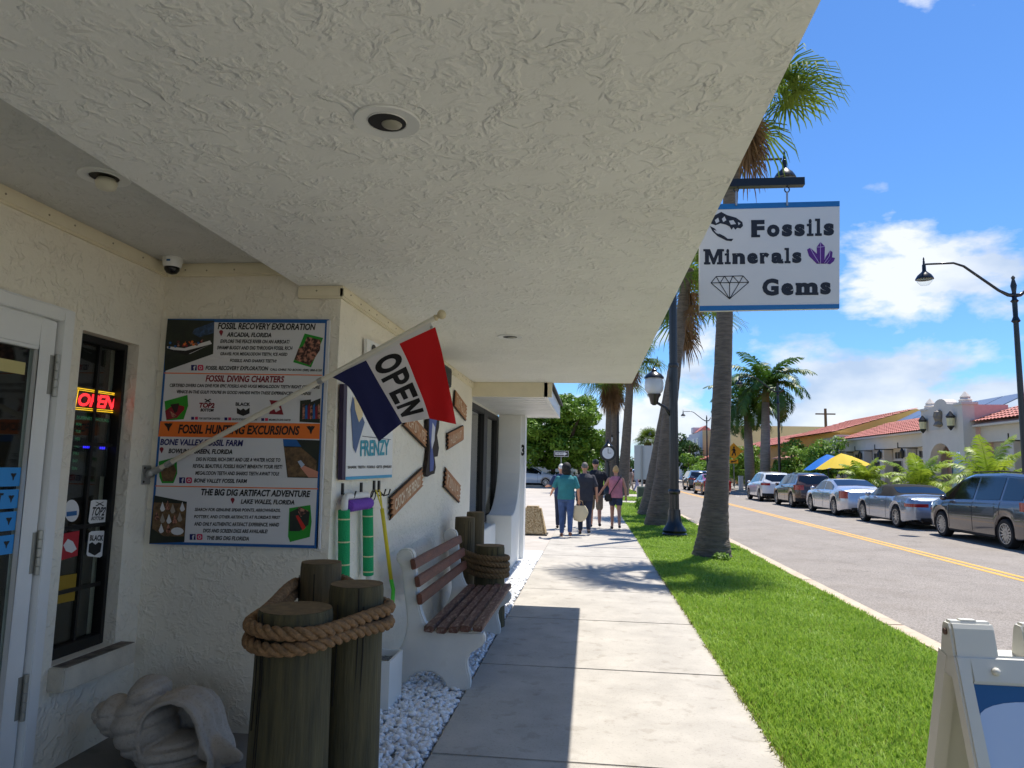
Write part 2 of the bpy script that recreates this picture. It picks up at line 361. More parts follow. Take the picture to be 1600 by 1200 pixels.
leafy(m_grass, .4)
parts = [blades(1.06,3.085,2.0,5.0,52000,.035,.075,.0034,4), blades(1.06,3.085,5,9,60000,.04,.08,.0042,5), blades(1.06,3.085,9,16,52000,.045,.085,.006,6), blades(1.06,3.085,16,33.4,36000,.05,.09,.011,7), blades(1.1,3.1,36.2,40.5,6000,.05,.1,.02,8), blades(1.1,3.1,46,90,16000,.06,.12,.03,9)]
off = 0; VV = []; FF = []
for v, f in parts: VV.append(v); FF.append(f+off); off += len(v)
tag(npmesh('grass', np.concatenate(VV), np.concatenate(FF), m_grass), 'short bright green lawn grass on the verge between sidewalk and kerb', 'grass', kind='stuff')

m_dry = mat('dry_blades', (170,158,96), .7, col2=(120,128,60), vscale=20); leafy(m_dry, .3)
v1, f1 = blades(1.06,3.085,2.0,6.0,3600,.02,.06,.004,14); v2, f2 = blades(1.06,3.085,6.0,16,3000,.03,.07,.006,15); v3, f3 = blades(1.04,1.12,2.0,14,3200,.02,.05,.004,16)
tag(npmesh('dry_grass', np.concatenate([v1,v2,v3]), np.concatenate([f1,f2+len(v1),f3+len(v1)+len(v2)]), m_dry), 'dry straw coloured blades scattered in the verge lawn and along its edge', 'dry grass', kind='stuff')
# ================================================================ THE SHOP
SZ, EX, WX, AX, AY, WALX = 2.68, .53, -2.73, -1.55, 4.11, -1.82     # soffit height, soffit edge, entry wall, side wall, facing wall, soffit step
m_stuc = stucco('stucco_wall', (228,221,205), .8, 1.2)
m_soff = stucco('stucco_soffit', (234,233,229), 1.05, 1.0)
m_trim = mat('cream_trim', (222,212,186), .6, var=.06, vscale=4)
m_white = mat('white_enamel', (222,222,220), .4, var=.04, vscale=3)
m_dark = mat('dark_interior', (16,15,14), .9)
m_black = mat('black_metal', (12,12,13), .35, metal=.0, spec=.5)
m_blk = mat('black_frame', (14,13,12), .5)
m_glass = glass('window_glass')
shop = thing('shop_building', 'cream stucco shop with deep overhanging soffit over the sidewalk', 'building', (-2,2,0))
# entry wall with door and window openings
DY0, DY1, DZ = 2.16, 3.33, 2.337; WY0, WY1, WZ0, WZ1 = 3.43, 3.91, .52, 2.27
wl = MB()
for (y0,y1,z0,z1) in ((-6,DY0,-.1,2.9),(DY0,DY1,DZ,2.9),(DY1,WY0,-.1,2.9),(WY0,WY1,-.1,WZ0),(WY0,WY1,WZ1,2.9),(WY1,AY,-.1,2.9)): wl.box((WX-.18,y0,z0),(WX,y1,z1))
obj('entry_wall', wl, m_stuc, shop)
obj('facing_wall', MB().box((WX-.1,AY,-.1),(AX-.0,AY+.2,2.9)), m_stuc, shop)
obj('side_wall', MB().box((AX-.2,AY+.2,-.1),(AX,9.05,2.9)), m_stuc, shop)
obj('soffit', MB().box((WALX,-6,SZ),(EX,9.0,SZ+.12)), m_soff, shop)
obj('entry_ceiling', MB().box((WX-.2,-6,2.835),(WALX,AY+.05,2.9)), stucco('stucco_entry_ceiling', (206,205,202), .9, 1.0), shop)  # greyer than the soffit: shade of the deeper entry put into the colour
obj('roof', MB().box((-9,-6,2.9),(EX-.02,9.05,3.2)).box((WALX,-6,SZ+.12),(EX-.005,9.02,2.9)), m_trim, shop)
obj('gable_end', MB().box((AX,9.003,SZ+.0),(EX-.004,9.055,3.19)).box((AX-.2,9.0,2.49),(-.498,9.057,SZ-.002)), m_trim, shop)
# trim moulding under the ceiling, two stepped strips each
def trim(a, b, nrm, z1, z0):
    mb = MB(); a = Vector(a); b = Vector(b); n = Vector(nrm)
    for zz0, zz1, t in ((z0, z1, .018), (z0+.012, z1-.016, .026)):
        mb.prism([a+Vector((0,0,zz0)), b+Vector((0,0,zz0)), b+Vector((0,0,zz1)), a+Vector((0,0,zz1))], n*t)
    o = obj('ceiling_trim', mb, m_trim, shop)
    Ln = (b-a).length; i = .12
    while i < Ln:
        p = a.lerp(b, i/Ln) + Vector((0,0,(z0+z1)/2+rnd.uniform(-.008,.008))) + n*.026; obj('nail_head', MB().ball(p, .006, 6, 4), mat('nail', (150,140,118), .5), o); i += rnd.uniform(.14,.3)
trim((WX,-4,0),(WX,AY,0),(1,0,0),2.833,2.75); trim((WX+.03,AY,0),(WALX,AY,0),(0,-1,0),2.833,2.75)
trim((WALX-.0,AY-.001,0),(AX,AY-.001,0),(0,-1,0),SZ-.002,2.60); trim((AX,AY-.02,0),(AX,9.04,0),(1,0,0),SZ-.002,2.60)
# dark rooms behind the glass
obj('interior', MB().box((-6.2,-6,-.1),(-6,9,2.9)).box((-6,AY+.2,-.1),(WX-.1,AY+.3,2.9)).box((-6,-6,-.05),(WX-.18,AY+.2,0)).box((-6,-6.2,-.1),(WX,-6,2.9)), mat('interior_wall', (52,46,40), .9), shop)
# things on shelves inside make the dark glass less empty
m_goods = mat('shelf_goods', (66,52,40), .8, var=.6, vscale=4)
for i in range(26):
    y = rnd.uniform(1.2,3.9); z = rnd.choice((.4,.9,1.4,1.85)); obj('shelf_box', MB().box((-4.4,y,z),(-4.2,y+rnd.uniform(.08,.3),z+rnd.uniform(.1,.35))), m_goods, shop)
# recessed downlights
def downlight(p, bulb):
    zc = p.z; o = obj('downlight', MB().lathe([(.062,-.0),(.105,-.006),(.108,-.001),(.108,.0)], p, 28, None, False).lathe([(.062,-.005),(.06,.08),(.058,.1)], p, 28, None, False), m_white, shop, smooth=True, auto=40)
    obj('can', MB().lathe([(.061,-.003),(.059,-.0045),(.01,-.0048)], p, 24), mat('can_dark', (22,20,16), .6), o)  # flat dark disc stands in for the shade inside the can
    if bulb: obj('bulb', MB().lathe([(.012,-.006),(.036,-.012),(.046,-.032),(.038,-.056),(.012,-.066)], p+Vector((.012,.0,0)), 16), mat('bulb_glass', (214,208,190), .3), o, smooth=True)
    else: obj('bulb', MB().ball(p+Vector((.012,.012,-.004)), (.034,.034,.010), 14, 8), mat('bulb_grey', (150,146,130), .4), o, smooth=True)
downlight(onz(605,190,SZ-.001), False); downlight(onz(163,276,2.834), True); downlight(onz(797,526,SZ-.001), False)
# door
DE = 3.262
dr = obj('door', MB().box((WX-.055,DY0+.05,.03),(WX-.008,DY0+.20,DZ-.06)).box((WX-.055,DE-.104,.03),(WX-.008,DE,DZ-.06)).box((WX-.055,DY0+.2,DZ-.21),(WX-.008,DE-.104,DZ-.06)).box((WX-.055,DY0+.2,.03),(WX-.008,DE-.104,.30)), m_white, shop, bevel=.006)
obj('door_frame', MB().box((WX-.14,DE+.008,-.02),(WX+.024,DY1+.012,DZ+.01)).box((WX-.14,DY0,-.02),(WX+.024,DY0+.05,DZ+.01)).box((WX-.14,DY0+.05,DZ-.055),(WX+.024,DE+.008,DZ+.01)), m_white, dr, bevel=.005)
bd = MB()
for (y0,y1,z0,z1) in ((DE-.118,DE-.104,.30,DZ-.21),(DY0+.2,DE-.118,DZ-.225,DZ-.21),(DY0+.2,DE-.118,.30,.315)): bd.box((WX-.03,y0,z0),(WX+.002,y1,z1))
obj('glazing_bead', bd, m_white, dr, bevel=.003)
obj('pane', MB().box((WX-.032,DY0+.2,.315),(WX-.026,DE-.118,DZ-.225)), m_glass, dr)
for zz in (2.0, 1.11, .42):
    hb = MB()
    for kk in range(5): hb.lathe([(.0115,-.021),(.0125,-.019),(.0125,.019),(.0115,.021)], (WX+.006,DE+.004,zz+.044*(kk-2)), 10)
    obj('hinge', hb.box((WX-.009,DE-.03,zz-.1),(WX-.005,DE-.003,zz+.1)), mat('hinge_steel', (160,158,150), .4, metal=.6), dr)
tooth = [(-.5,.45),(-.15,.5),(0,.42),(.15,.5),(.5,.45),(.32,.12),(.2,.0),(.06,-.5),(-.05,-.42),(-.16,.0),(-.3,.12)]
for i, (z0, z1) in enumerate(((1.53,1.44),(1.425,1.335),(1.32,1.23),(1.21,1.12))):
    st = obj('blue_notice', MB().box((WX-.0245,2.62,z1),(WX-.0235,3.138,z0)), mat('blue_print', (44,138,206), .5), dr)
    zc = (z0+z1)/2; mb = MB().poly([(WX-.0225, 3.095+.036*a, zc+.036*b) for a,b in tooth])
    if i == 1: text_on(mb, 'IT', quadmap((WX-.0225,3.0,zc-.03),(WX-.0225,3.05,zc-.03),(WX-.0225,3.0,zc+.03),(WX-.0225,3.05,zc+.03)), .02, .25)
    obj('print', mb, m_blk, st)
obj('notice', MB().box((WX-.0245,2.55,1.98),(WX-.0235,3.10,2.04)), mat('pale_tape', (190,178,120), .6), dr)
# window beside the door: black frame and muntins set back in the stucco reveal
wx = WX-.10
wn = obj('window', MB().box((wx-.03,WY0,WZ0),(wx+.03,WY0+.035,WZ1)).box((wx-.03,WY1-.03,WZ0),(wx+.03,WY1,WZ1)).box((wx-.03,WY0+.035,WZ1-.04),(wx+.03,WY1-.03,WZ1)).box((wx-.03,WY0+.035,WZ0),(wx+.03,WY1-.03,WZ0+.06)), m_blk, shop, bevel=.004)
wm = (WY0+WY1)/2+.005
obj('muntin', MB().box((wx-.004,wm+.022,WZ0+.06),(wx+.006,wm+.040,WZ1-.04)), m_blk, wn)
for zz in (1.66,1.20,.86): obj('muntin', MB().box((wx-.005,WY0+.035,zz-.011),(wx+.005,WY1-.03,zz+.011)), m_blk, wn)
obj('pane', MB().box((wx-.012,WY0+.035,WZ0+.06),(wx-.006,WY1-.06,WZ1-.04)), m_glass, wn)
obj('sill', MB().box((WX-.17,WY0-.02,.40),(WX+.09,WY1+.07,.515)), mat('sill_stucco', (196,188,172), .8, var=.12, vscale=9, bump=.5, bscale=60), wn, bevel=.006)
obj('sill_dirt', MB().box((WX-.069,WY0+.01,.5155),(WX+.085,WY1+.06,.5185)), mat('dirty_sill', (112,104,94), .9, var=.5, vscale=14), wn)
def wpt(px, py, d=.0): return onx(px, py, wx-.004+d)
def sticker(name, pts, m, parent, d=.001): return obj(name, MB().prism([wpt(x,y,d) for x,y in pts], (.0006,0,0)), m, parent)
m_stk = mat('sticker_white', (214,214,214), .5); m_stkr = mat('sticker_red', (170,30,44), .5); m_ink = mat('ink_black', (14,14,18), .6)
s1 = sticker('sticker', ngon((112,798),11.5,20,1.0,1.5), m_stk, wn)
sticker('print', [(104,800),(120,798),(120,805),(104,807)], mat('ink_blue', (40,96,150), .6), s1, .0025)
s2 = sticker('sticker', [(142,783),(146,781),(166,781),(169,784),(165,818),(161,821),(141,819),(138,815)], m_stk, wn)
mb = MB(); q = quadmap(wpt(143,806,.0025), wpt(163,806,.0025), wpt(145,792,.0025), wpt(166,792,.0025)); text_on(mb, 'TOP2', q, .03, .3)
q = quadmap(wpt(142,813,.0025), wpt(162,813,.0025), wpt(143,807,.0025), wpt(163,807,.0025)); text_on(mb, 'BOTTOM', q, .03, .3)
mb.poly([wpt(x,y,.0025) for x,y in ((149,784),(151,784),(163,790),(161,791))]); mb.poly([wpt(x,y,.0025) for x,y in ((163,784),(161,784),(149,790),(151,791))]); obj('print', mb, m_ink, s2)
s3 = sticker('sticker', [(139,833),(143,830),(162,829),(165,832),(160,868),(156,871),(137,869),(135,866)], m_stk, wn)
mb = MB(); q = quadmap(wpt(140,845,.0025), wpt(161,845,.0025), wpt(141,836,.0025), wpt(162,836,.0025)); text_on(mb, 'BLACK', q, .04); mb.poly([wpt(x,y,.0025) for x,y in ((139,850),(144,847),(149,851),(154,847),(159,849),(157,862),(148,868),(138,863))]); obj('print', mb, m_ink, s3)
s4 = sticker('sticker', [(98,834),(124,829),(121,868),(94,876)], m_stkr, wn)
obj('print', MB().poly([wpt(x,y,.0025) for x,y in ((99,852),(106,842),(114,846),(120,858),(112,864),(103,861))]), m_stk, s4)
sticker('notice', [(93,900),(120,896),(116,938),(88,944)], mat('yellow_card', (150,120,24), .7), wn)
# neon sign and hours board hang inside the window
nx = wx-.022
def npt(px, py): return onx(px, py, nx)
neon = thing('neon_sign', 'red and yellow glowing OPEN sign inside the window', 'neon sign', npt(152,645))
m_nr = mat('neon_red', (255,60,60), .5, emit=(255,40,48), estr=1.5); m_ny = mat('neon_yellow', (255,210,60), .5, emit=(255,196,40), estr=.8)
obj('backing', MB().prism([npt(x,y) for x,y in ((116,602),(188,613),(181,648),(112,643))], (-.02,0,0)), m_blk, neon)
fr_ = [npt(x,y)+Vector((.006,0,0)) for x,y in ((119,606),(186,616),(180,645),(114,639))]
obj('border_tube', MB().tube(fr_+[fr_[0]], .0028, 6), m_ny, neon)
fr_ = [npt(x,y)+Vector((.006,0,0)) for x,y in ((121,609),(183,618),(178,642),(116,636.5))]
obj('border_tube', MB().tube(fr_+[fr_[0]], .0022, 6), m_ny, neon)
mb = MB(); q = quadmap(npt(119,634)+Vector((.008,0,0)), npt(176,640)+Vector((.008,0,0)), npt(121,613)+Vector((.008,0,0)), npt(181,619.5)+Vector((.008,0,0))); text_on(mb, 'OPEN', q, .035, .15, .95)
obj('lettering', mb, m_nr, neon)
hb = thing('hours_board', 'black business hours board below the neon sign in the window', 'sign', npt(140,700))
obj('panel', MB().prism([npt(x,y) for x,y in ((113,648),(178,655),(165,745),(103,740))], (-.02,0,0)), mat('board_black', (10,10,12), .5), hb)
mb = MB()
def ht(s, x0, y0, x1, y1, h, b=.02): 
    text_on(mb, s, quadmap(npt(x0,y0)+Vector((.003,0,0)), npt(x1,y1)+Vector((.003,0,0)), npt(x0+.4,y0-h)+Vector((.003,0,0)), npt(x1+.4,y1-h)+Vector((.003,0,0))), b)
ht('BUSINESS HOURS', 119, 654, 169, 660, 5)
for i, dname in enumerate(('MON','TUE','WED','THU','FRI','SAT','SUN')): ht(dname, 118-1.1*i, 664.5+11.5*i, 126-1.1*i, 665.3+11.5*i, 4.5)
obj('lettering', mb, mat('green_ink', (84,150,110), .6, emit=(70,140,100), estr=.12), hb)  # lettering carries a faint glow of its own
mb = MB()
for x in (129,132,135,138,141,155,158,161): mb.poly([npt(x+a,y)+Vector((.003,0,0)) for a,y in ((0,700+(x-128)*.06),(2.1,700+(x-128)*.06),(2.3,695.5+(x-128)*.06),(.2,695.5+(x-128)*.06))])
obj('display', mb, mat('blue_led', (60,50,230), .5, emit=(50,40,255), estr=1.2), hb)
# security camera in the corner
cp = onz(270,403,2.834)
sc_ = thing('security_camera', 'white dome security camera on the entry ceiling', 'camera', cp)
obj('housing', MB().lathe([(.058,0),(.06,-.012),(.055,-.05),(.047,-.062)], cp, 24), m_white, sc_, smooth=True, auto=40)
obj('dome', MB().lathe([(.046,-.060),(.044,-.078),(.03,-.098),(.006,-.106)], cp, 20), mat('dome_black', (10,10,14), .08), sc_, smooth=True)
obj('emblem', MB().box((-.012,-.001,-.006),(.012,.001,.006), Matrix.Translation(cp+Vector((.01,-.0585,-.03)))), mat('ink_blue', (40,96,150)), sc_)
# ================================================================ POSTER ON THE FACING WALL
PY = AY-.028
def pp(x, y, d=0.): return ony(x, y, PY-d)
post = thing('excursion_poster', 'large white and blue printed excursions board with orange band on the facing wall', 'poster', pp(370,857))
c_w = mat('print_white', (206,206,208), .45); c_blue = mat('print_blue', (14,84,150), .45); c_or = mat('print_orange', (226,112,34), .5); c_ink = mat('print_black', (14,13,14), .5)
c_red = mat('print_maroon', (126,18,38), .5); c_navy = mat('print_navy', (20,24,96), .5); c_grn = mat('print_green', (26,140,34), .5)
board = obj('board', MB().prism([pp(262,498),pp(514,499),pp(497,857),pp(233,850)], (0,.022,0)), c_blue, post)
def pq(name, pts, m, d, parent=None): return obj(name, MB().poly([pp(x,y,d) for x,y in pts]), m, parent or board, fixn=False)
obj('sheet_edge', MB().prism([pp(511,501,.0),pp(515.5,500,.0),pp(499,858,.0),pp(494,856,.0)], (0,.02,0)), c_w, post)
pq('print', [(265,503),(508,505),(491,852),(237,846)], c_w, .0012)
pq('print', [(250.5,658),(500,662),(499,686),(247,682)], c_or, .002)
for (x0,y0,x1,y1) in ((257,582,503,585.5),(243,758.5,497,763)): pq('print', [(x0,y0),(x1,y1),(x1,y1+1.6),(x0,y0+1.6)], c_or, .002)
txt = {}
def pt_(s, x0, y0, x1, y1, h, m=c_ink, bold=.028, sh=.2, sp=1.):
    """poster line: baseline from (x0,y0) to (x1,y1), cap height h, all in photo pixels on the board plane"""
    mb = txt.setdefault(m.name, (MB(), m))[0]
    text_on(mb, s, quadmap(pp(x0,y0,.003), pp(x1,y1,.003), pp(x0+h*.04,y0-h,.003), pp(x1+h*.04,y1-h,.003)), bold, sh, sp)
pt_('FOSSIL RECOVERY EXPLORATION', 340, 514.5, 493, 516, 10.5, bold=.035); pt_('ARCADIA, FLORIDA', 354, 527.5, 424, 528.5, 8.5, bold=.035)
for s, x0, x1, y in (('EXPLORE THE PEACE RIVER ON AN AIRBOAT/',344,453,536),('SWAMP BUGGY AND DIG THROUGH FOSSIL RICH',339,457,546),('GRAVEL FOR MEGALODON TEETH, ICE AGED',344,449,556),('FOSSILS, AND SHARKS TEETH!',359,432,566.5)): pt_(s, x0, y, x1, y+1, 5.8)
pt_('FOSSIL RECOVERY EXPLORATION', 321, 578, 419, 579, 6.5, bold=.03); pt_('CALL CHRIS TO BOOK: (585) 880-3150', 422, 580, 503, 581.5, 4.6)
pt_('FOSSIL DIVING CHARTERS', 321, 596.5, 444, 598, 10.5, c_red, .035)
pt_('CERTIFIED DIVERS CAN DIVE FOR EPIC FOSSILS AND HUGE MEGALODON TEETH RIGHT OFF SHORE', 265, 604.5, 500, 607.5, 5.2); pt_("VENICE IN THE GULF! YOU'RE IN GOOD HANDS WITH THESE EXPERIENCED CAPTAINS!", 276, 614.5, 486, 617.5, 5.2)
for s, x0, x1, y in (('TOP 2 BOTTOM CHARTERS',311,344,655.5),('BLACK GOLD DIVE CHARTERS',363,402,656.5),('MEGAMOUTH DIVE CHARTER',420,454,657.5)): pt_(s, x0, y, x1, y+.4, 3.2)
pt_('FOSSIL HUNTING EXCURSIONS', 278, 677.5, 468, 680, 14.5, bold=.035)
pt_('BONE VALLEY FOSSIL FARM', 250, 695.5, 380, 697.5, 10, c_navy, .035); pt_('BOWLING GREEN, FLORIDA', 263, 709.5, 363, 711, 8.8, bold=.035)
for s, x0, x1, y in (('DIG IN FOSSIL RICH DIRT AND USE A WATER HOSE TO',306,438,720.5),('REVEAL BEAUTIFUL FOSSILS RIGHT BENEATH YOUR FEET!',301,441,731),('MEGALODON TEETH AND SHARKS TEETH AWAIT YOU!',305,436,742)): pt_(s, x0, y, x1, y+1.4, 6)
pt_('BONE VALLEY FOSSIL FARM', 303, 754, 386, 755, 6.5, bold=.03)
pt_('THE BIG DIG ARTIFACT ADVENTURE', 314, 774, 485, 777, 10.5, bold=.035); pt_('LAKE WALES, FLORIDA', 376, 788.5, 460, 790, 8.8, bold=.035)
for s, x0, x1, y in (('SEARCH FOR GENUINE SPEAR POINTS, ARROWHEADS,',304,438,799.5),('POTTERY, AND OTHER ARTIFACTS AT FLORIDA\u2019S FIRST'.replace('\u2019',"'"),303,438,810.5),('AND ONLY AUTHENTIC ARTIFACT EXPERIENCE. HAND',303,436,821.5),('DIGS AND SCREEN DIGS ARE AVAILABLE!',317,418,832)): pt_(s, x0, y, x1, y+1.4, 6)
pt_('THE BIG DIG FLORIDA', 323, 843.5, 389, 845, 6.5, bold=.03)
pt_('BLACK', 368, 634, 391, 634.6, 5.5, bold=.04, sh=0); pt_('TOP2', 311, 637, 335, 637.6, 8, mat('print_maroon_logo', (126,18,38), .5), .05); pt_('BOTTOM', 313, 643, 334, 643.5, 5, bold=.05)
for mb, m in txt.values(): obj('lettering', mb, m, board, fixn=False)
# small social icons, map pins and tooth marks
def icons(x, y, r):
    pq('icon', [(x-r,y-r),(x+r,y-r),(x+r,y+r),(x-r,y+r)], c_navy, .003); mb = MB(); text_on(mb, 'f', quadmap(pp(x-r*.2,y+r*.9,.004), pp(x+r*.6,y+r*.9,.004), pp(x-r*.2,y-r*.7,.004), pp(x+r*.6,y-r*.7,.004)), .04); obj('icon_mark', mb, c_w, board, fixn=False)
    x2 = x+r*2.35; cm = mat('print_magenta', (196,40,84), .5)
    pq('icon', [(x2-r,y-r*.7),(x2-r*.7,y-r),(x2+r*.7,y-r),(x2+r,y-r*.7),(x2+r,y+r*.7),(x2+r*.7,y+r),(x2-r*.7,y+r),(x2-r,y+r*.7)], cm, .003)
    ring = MB(); o_ = ngon((x2,y), r*.58, 14); i_ = ngon((x2,y), r*.36, 14); ring.add([pp(a,b,.004) for a,b in o_+i_], [(j,(j+1)%14,14+(j+1)%14,14+j) for j in range(14)]); obj('icon_mark', ring, c_w, board, fixn=False)
icons(303,574.5,4.4); icons(284.5,750.5,4.6); icons(301,839,4.6)
for x, y in ((301,653.5),(353,654.5),(410.5,655.5)): pq('icon', [(x-2.3,y-2.3),(x+2.3,y-2.3),(x+2.3,y+2.3),(x-2.3,y+2.3)], c_navy, .003); pq('icon', [(x+3.6,y-2.3),(x+8.2,y-2.3),(x+8.2,y+2.3),(x+3.6,y+2.3)], mat('print_magenta', (196,40,84), .5), .003)
for x, y in ((345.5,520),(252.5,703),(363.5,782)): pq('map_pin', [(x,y+5.5),(x-2,y+1.5)]+[(x+3.2*math.cos(t),y-1.2-3.2*math.sin(t)) for t in np.linspace(math.pi,0,9)]+[(x+2,y+1.5)], c_red, .003)
for x, y in ((263,667.5),(485.5,672)): pq('tooth_mark', [(x+13.5*a*1.0, y-13*b) for a,b in tooth], c_ink, .003)
# the printed photographs as flat patches
c_dk = mat('print_photo_dark', (16,24,22), .5, col2=(34,42,26), vscale=14); c_br = mat('print_photo_brown', (60,44,26), .5, col2=(120,92,60), vscale=34); c_flesh = mat('print_photo_skin', (176,120,98), .5, col2=(50,26,24), vscale=40, thr=(.42,.56))
pq('photo', [(262,499),(335,501),(333,553),(257,580),(258,540)], c_dk, .0026)
pq('photo_patch', [(304,514),(335,502.5),(334,520),(312,527),(300,521)], mat('print_photo_sky', (54,84,130), .5, col2=(28,44,46), vscale=40), .0032)
pq('photo_patch', [(261,541),(288,544),(328,532),(331,537),(297,553),(289,552),(280,549),(261,544)], c_w, .0036); pq('photo_patch', [(261,546),(290,548),(329,538),(290,555)], c_ink, .0040)
for i in range(26): 
    x = 264+rnd.random()*54; y = 541-(x-262)*.10+rnd.uniform(-5,2); pq('photo_patch', ngon((x,y),2.1,6), (c_flesh, c_blue, c_red, c_ink, c_or)[i%5], .0042+.0001*i)
pq('photo', [(476,521),(505,528),(486,574),(458,566)], c_grn, .0026); pq('photo_patch', [(480,526),(501,531),(500,547),(484,571),(460,562),(466,545),(474,540)], c_flesh, .0032)
pq('photo', [(257,627),(293,617),(294,634),(287,655),(260,657)], c_grn, .0026); pq('photo_patch', [(258,642),(273,631),(288,635),(288,640),(276,653),(260,656)], c_red, .0032); pq('photo_patch', [(266,632),(280,630),(277,643),(273,646)], c_ink, .0036); pq('photo_patch', [(263,640),(276,649),(272,654),(268,650)], c_flesh, .0038)
pq('photo', [(469,626),(486,624),(486,628),(501,622),(500,661),(468,659)], c_dk, .0026)
for i in range(7): x = 473+i*4; pq('photo_patch', [(x,632+i%3*2),(x+3,630+i%2*3),(x+3.4,654),(x-.6,655)], (c_flesh, c_blue, c_red)[i%3], .0032)
pq('logo', [(370,637),(376,641),(380,638),(384,641),(390,637),(390,646),(380,650),(370,646)], c_ink, .0026); pq('logo', [(421,625),(443,627),(439,634),(443,648),(420,647),(425,636)], c_red, .0026); pq('logo_patch', [(427,636),(434,632),(438,640),(431,644)], c_w, .0032)
pq('logo', [(319,624),(321,623),(330,628.5),(328,629)], c_ink, .0026); pq('logo', [(330,624),(328,623),(319,628.5),(321,629)], c_ink, .003)
pq('photo', [(442,686),(500,688),(496,747),(449,746)], c_dk, .0026); pq('photo_patch', [(442,686),(463,687),(471,698),(443,697)], c_blue, .003); pq('photo_patch', [(444,699),(470,699),(495,720),(493,745),(450,745)], c_br, .0032); pq('photo_patch', [(469,730),(474,727),(497,737),(496,746),(482,746)], mat('print_skin', (200,134,110), .5), .0036); pq('photo_patch', [(465,721),(470,719),(476,726),(471,731)], mat('print_nail', (160,176,200), .5), .004)
pq('photo', [(248,721),(276,714),(277,740),(271,755),(253,755),(249,745)], c_grn, .0026); pq('photo_patch', [(250,730),(270,722),(276,736),(270,752),(254,752)], c_br, .0032)
pq('photo', [(241,774),(292,784),(288,847),(233,849)], c_dk, .0026); pq('photo_patch', [(240,785),(291,787),(288,838),(256,838),(238,826)], c_br, .0032)
for i, (x, y) in enumerate(((254,792),(262,790),(270,795),(285,792),(245,806),(254,810),(264,811),(273,812),(281,808),(252,826),(263,826))): pq('photo_patch', [(x,y-8),(x+4,y+4),(x+1,y+7),(x-2,y+7),(x-4,y+3)], (c_w, c_flesh, mat('print_stone', (150,140,128), .5))[i%3], .0038)
pq('photo_patch', ngon((277,830),10,12,1,.6), c_w, .004)
pq('photo', [(452,794),(485,789),(487,815),(484,839),(453,847),(450,838)], c_grn, .0026); pq('photo_patch', [(453,800),(470,792),(484,800),(482,820),(468,830),(452,830)], c_dk, .0032); pq('photo_patch', [(462,806),(466,805),(478,824),(473,829)], mat('print_tool_red', (190,34,22), .5), .0036); pq('photo_patch', [(466,792),(482,798),(470,808),(466,800)], c_flesh, .0037)
# ================================================================ OPEN FLAG ON ITS POLE
fl = thing('open_flag', 'red white and blue OPEN flag on a white pole angled from the entry wall', 'flag', onx(228,742,WX))
b0 = onx(229,742,WX); p_end = ony(680,497,3.72); p_start = b0+Vector((.10,-.01,.045))
m_pole = mat('pole_white', (214,208,192), .4, var=.05, vscale=6); m_alu = mat('cast_metal', (170,170,168), .45, metal=.7)
bk = obj('bracket', MB().box((WX,b0.y-.05,b0.z-.058),(WX+.008,b0.y+.05,b0.z+.058)).tube([b0, b0+Vector((.05,-.004,.02)), p_start], [.026,.022,.020], 12).ball(b0+Vector((.035,-.02,.01)), .024, 10, 6), m_alu, fl)
for dy in (-.035,.035):
    for dz in (-.042,.042): obj('bolt', MB().ball(b0+Vector((.008,dy,dz)), (.004,.008,.008), 8, 5), m_blk, bk)
obj('pole', MB().tube([b0+Vector((.06,-.005,.027)), p_start.lerp(p_end,.3), p_end], .0155, 14), m_pole, fl, smooth=True, auto=40)
obj('collar', MB().tube([p_start.lerp(p_end,.02), p_start.lerp(p_end,.045)], .02, 12), m_alu, fl); 
dirp = (p_end-p_start).normalized(); Mq = dirp.to_track_quat('Z','Y').to_matrix()
obj('finial', MB().lathe([(.014,-.01),(.016,.0),(.019,.004),(.013,.012),(.012,.02),(.022,.028),(.027,.040),(.025,.053),(.014,.064),(.002,.067)], p_end, 16, Mq), mat('finial_cream', (200,186,150), .5), fl, smooth=True)
obj('pole_ring', MB().tube([p_start.lerp(p_end,.60), p_start.lerp(p_end,.615)], .019, 12), m_alu, fl)
# cloth: four rails traced in the photo, distance from the pole that carries it
FE = {0:[(518,589),(543,603),(560,630),(576,662),(592,690)], 1:[(572,563),(588,592),(603,618),(617,642),(628,661)], 2:[(624,537),(638,566),(650,596),(662,626),(671,654)], 3:[(680,511),(690,548),(698,588),(706,626),(713,663)]}
Yhoist = [lerp(p_start.y, p_end.y, t) for t in (.62,.745,.87,.99)]
def rail(i, t):
    p = FE[i]; k = min(int(t*4), 3); f = t*4-k
    q0, q1, q2, q3 = p[max(k-1,0)], p[k], p[k+1], p[min(k+2,4)]
    cr_ = lambda a,b,c,d: .5*((2*b)+(-a+c)*f+(2*a-5*b+4*c-d)*f*f+(-a+3*b-3*c+d)*f**3)
    return (cr_(q0[0],q1[0],q2[0],q3[0]), cr_(q0[1],q1[1],q2[1],q3[1]))
def flag(s, t, off=0.):
    k = min(int(s*3), 2); f = s*3-k; a = rail(k, t); b = rail(k+1, t); x = lerp(a[0],b[0],f); y = lerp(a[1],b[1],f)
    yy = lerp(Yhoist[k], Yhoist[k+1], f) - .012*t + .022*t*math.sin(s*9+t*3.2) + .012*t*math.sin(s*21+t*5)+.008*t*math.sin(t*9-s*4)
    return ony(x, y, yy-off)
def cloth(name, s0, s1, m): return obj(name, MB().grid(lambda u,v: flag(lerp(s0,s1,u), v), 14, 28), m, fl, smooth=True)
def fabric(name, col):
    m = mat(name, col, .8, bump=.15, bscale=700); leafy(m, .3); return m
f_b = cloth('blue_stripe', 0, .3333, fabric('flag_blue', (34,38,84))); f_w = cloth('white_stripe', .3333, .6667, fabric('flag_white', (214,208,208))); f_r = cloth('red_stripe', .6667, 1, fabric('flag_red', (196,22,26)))
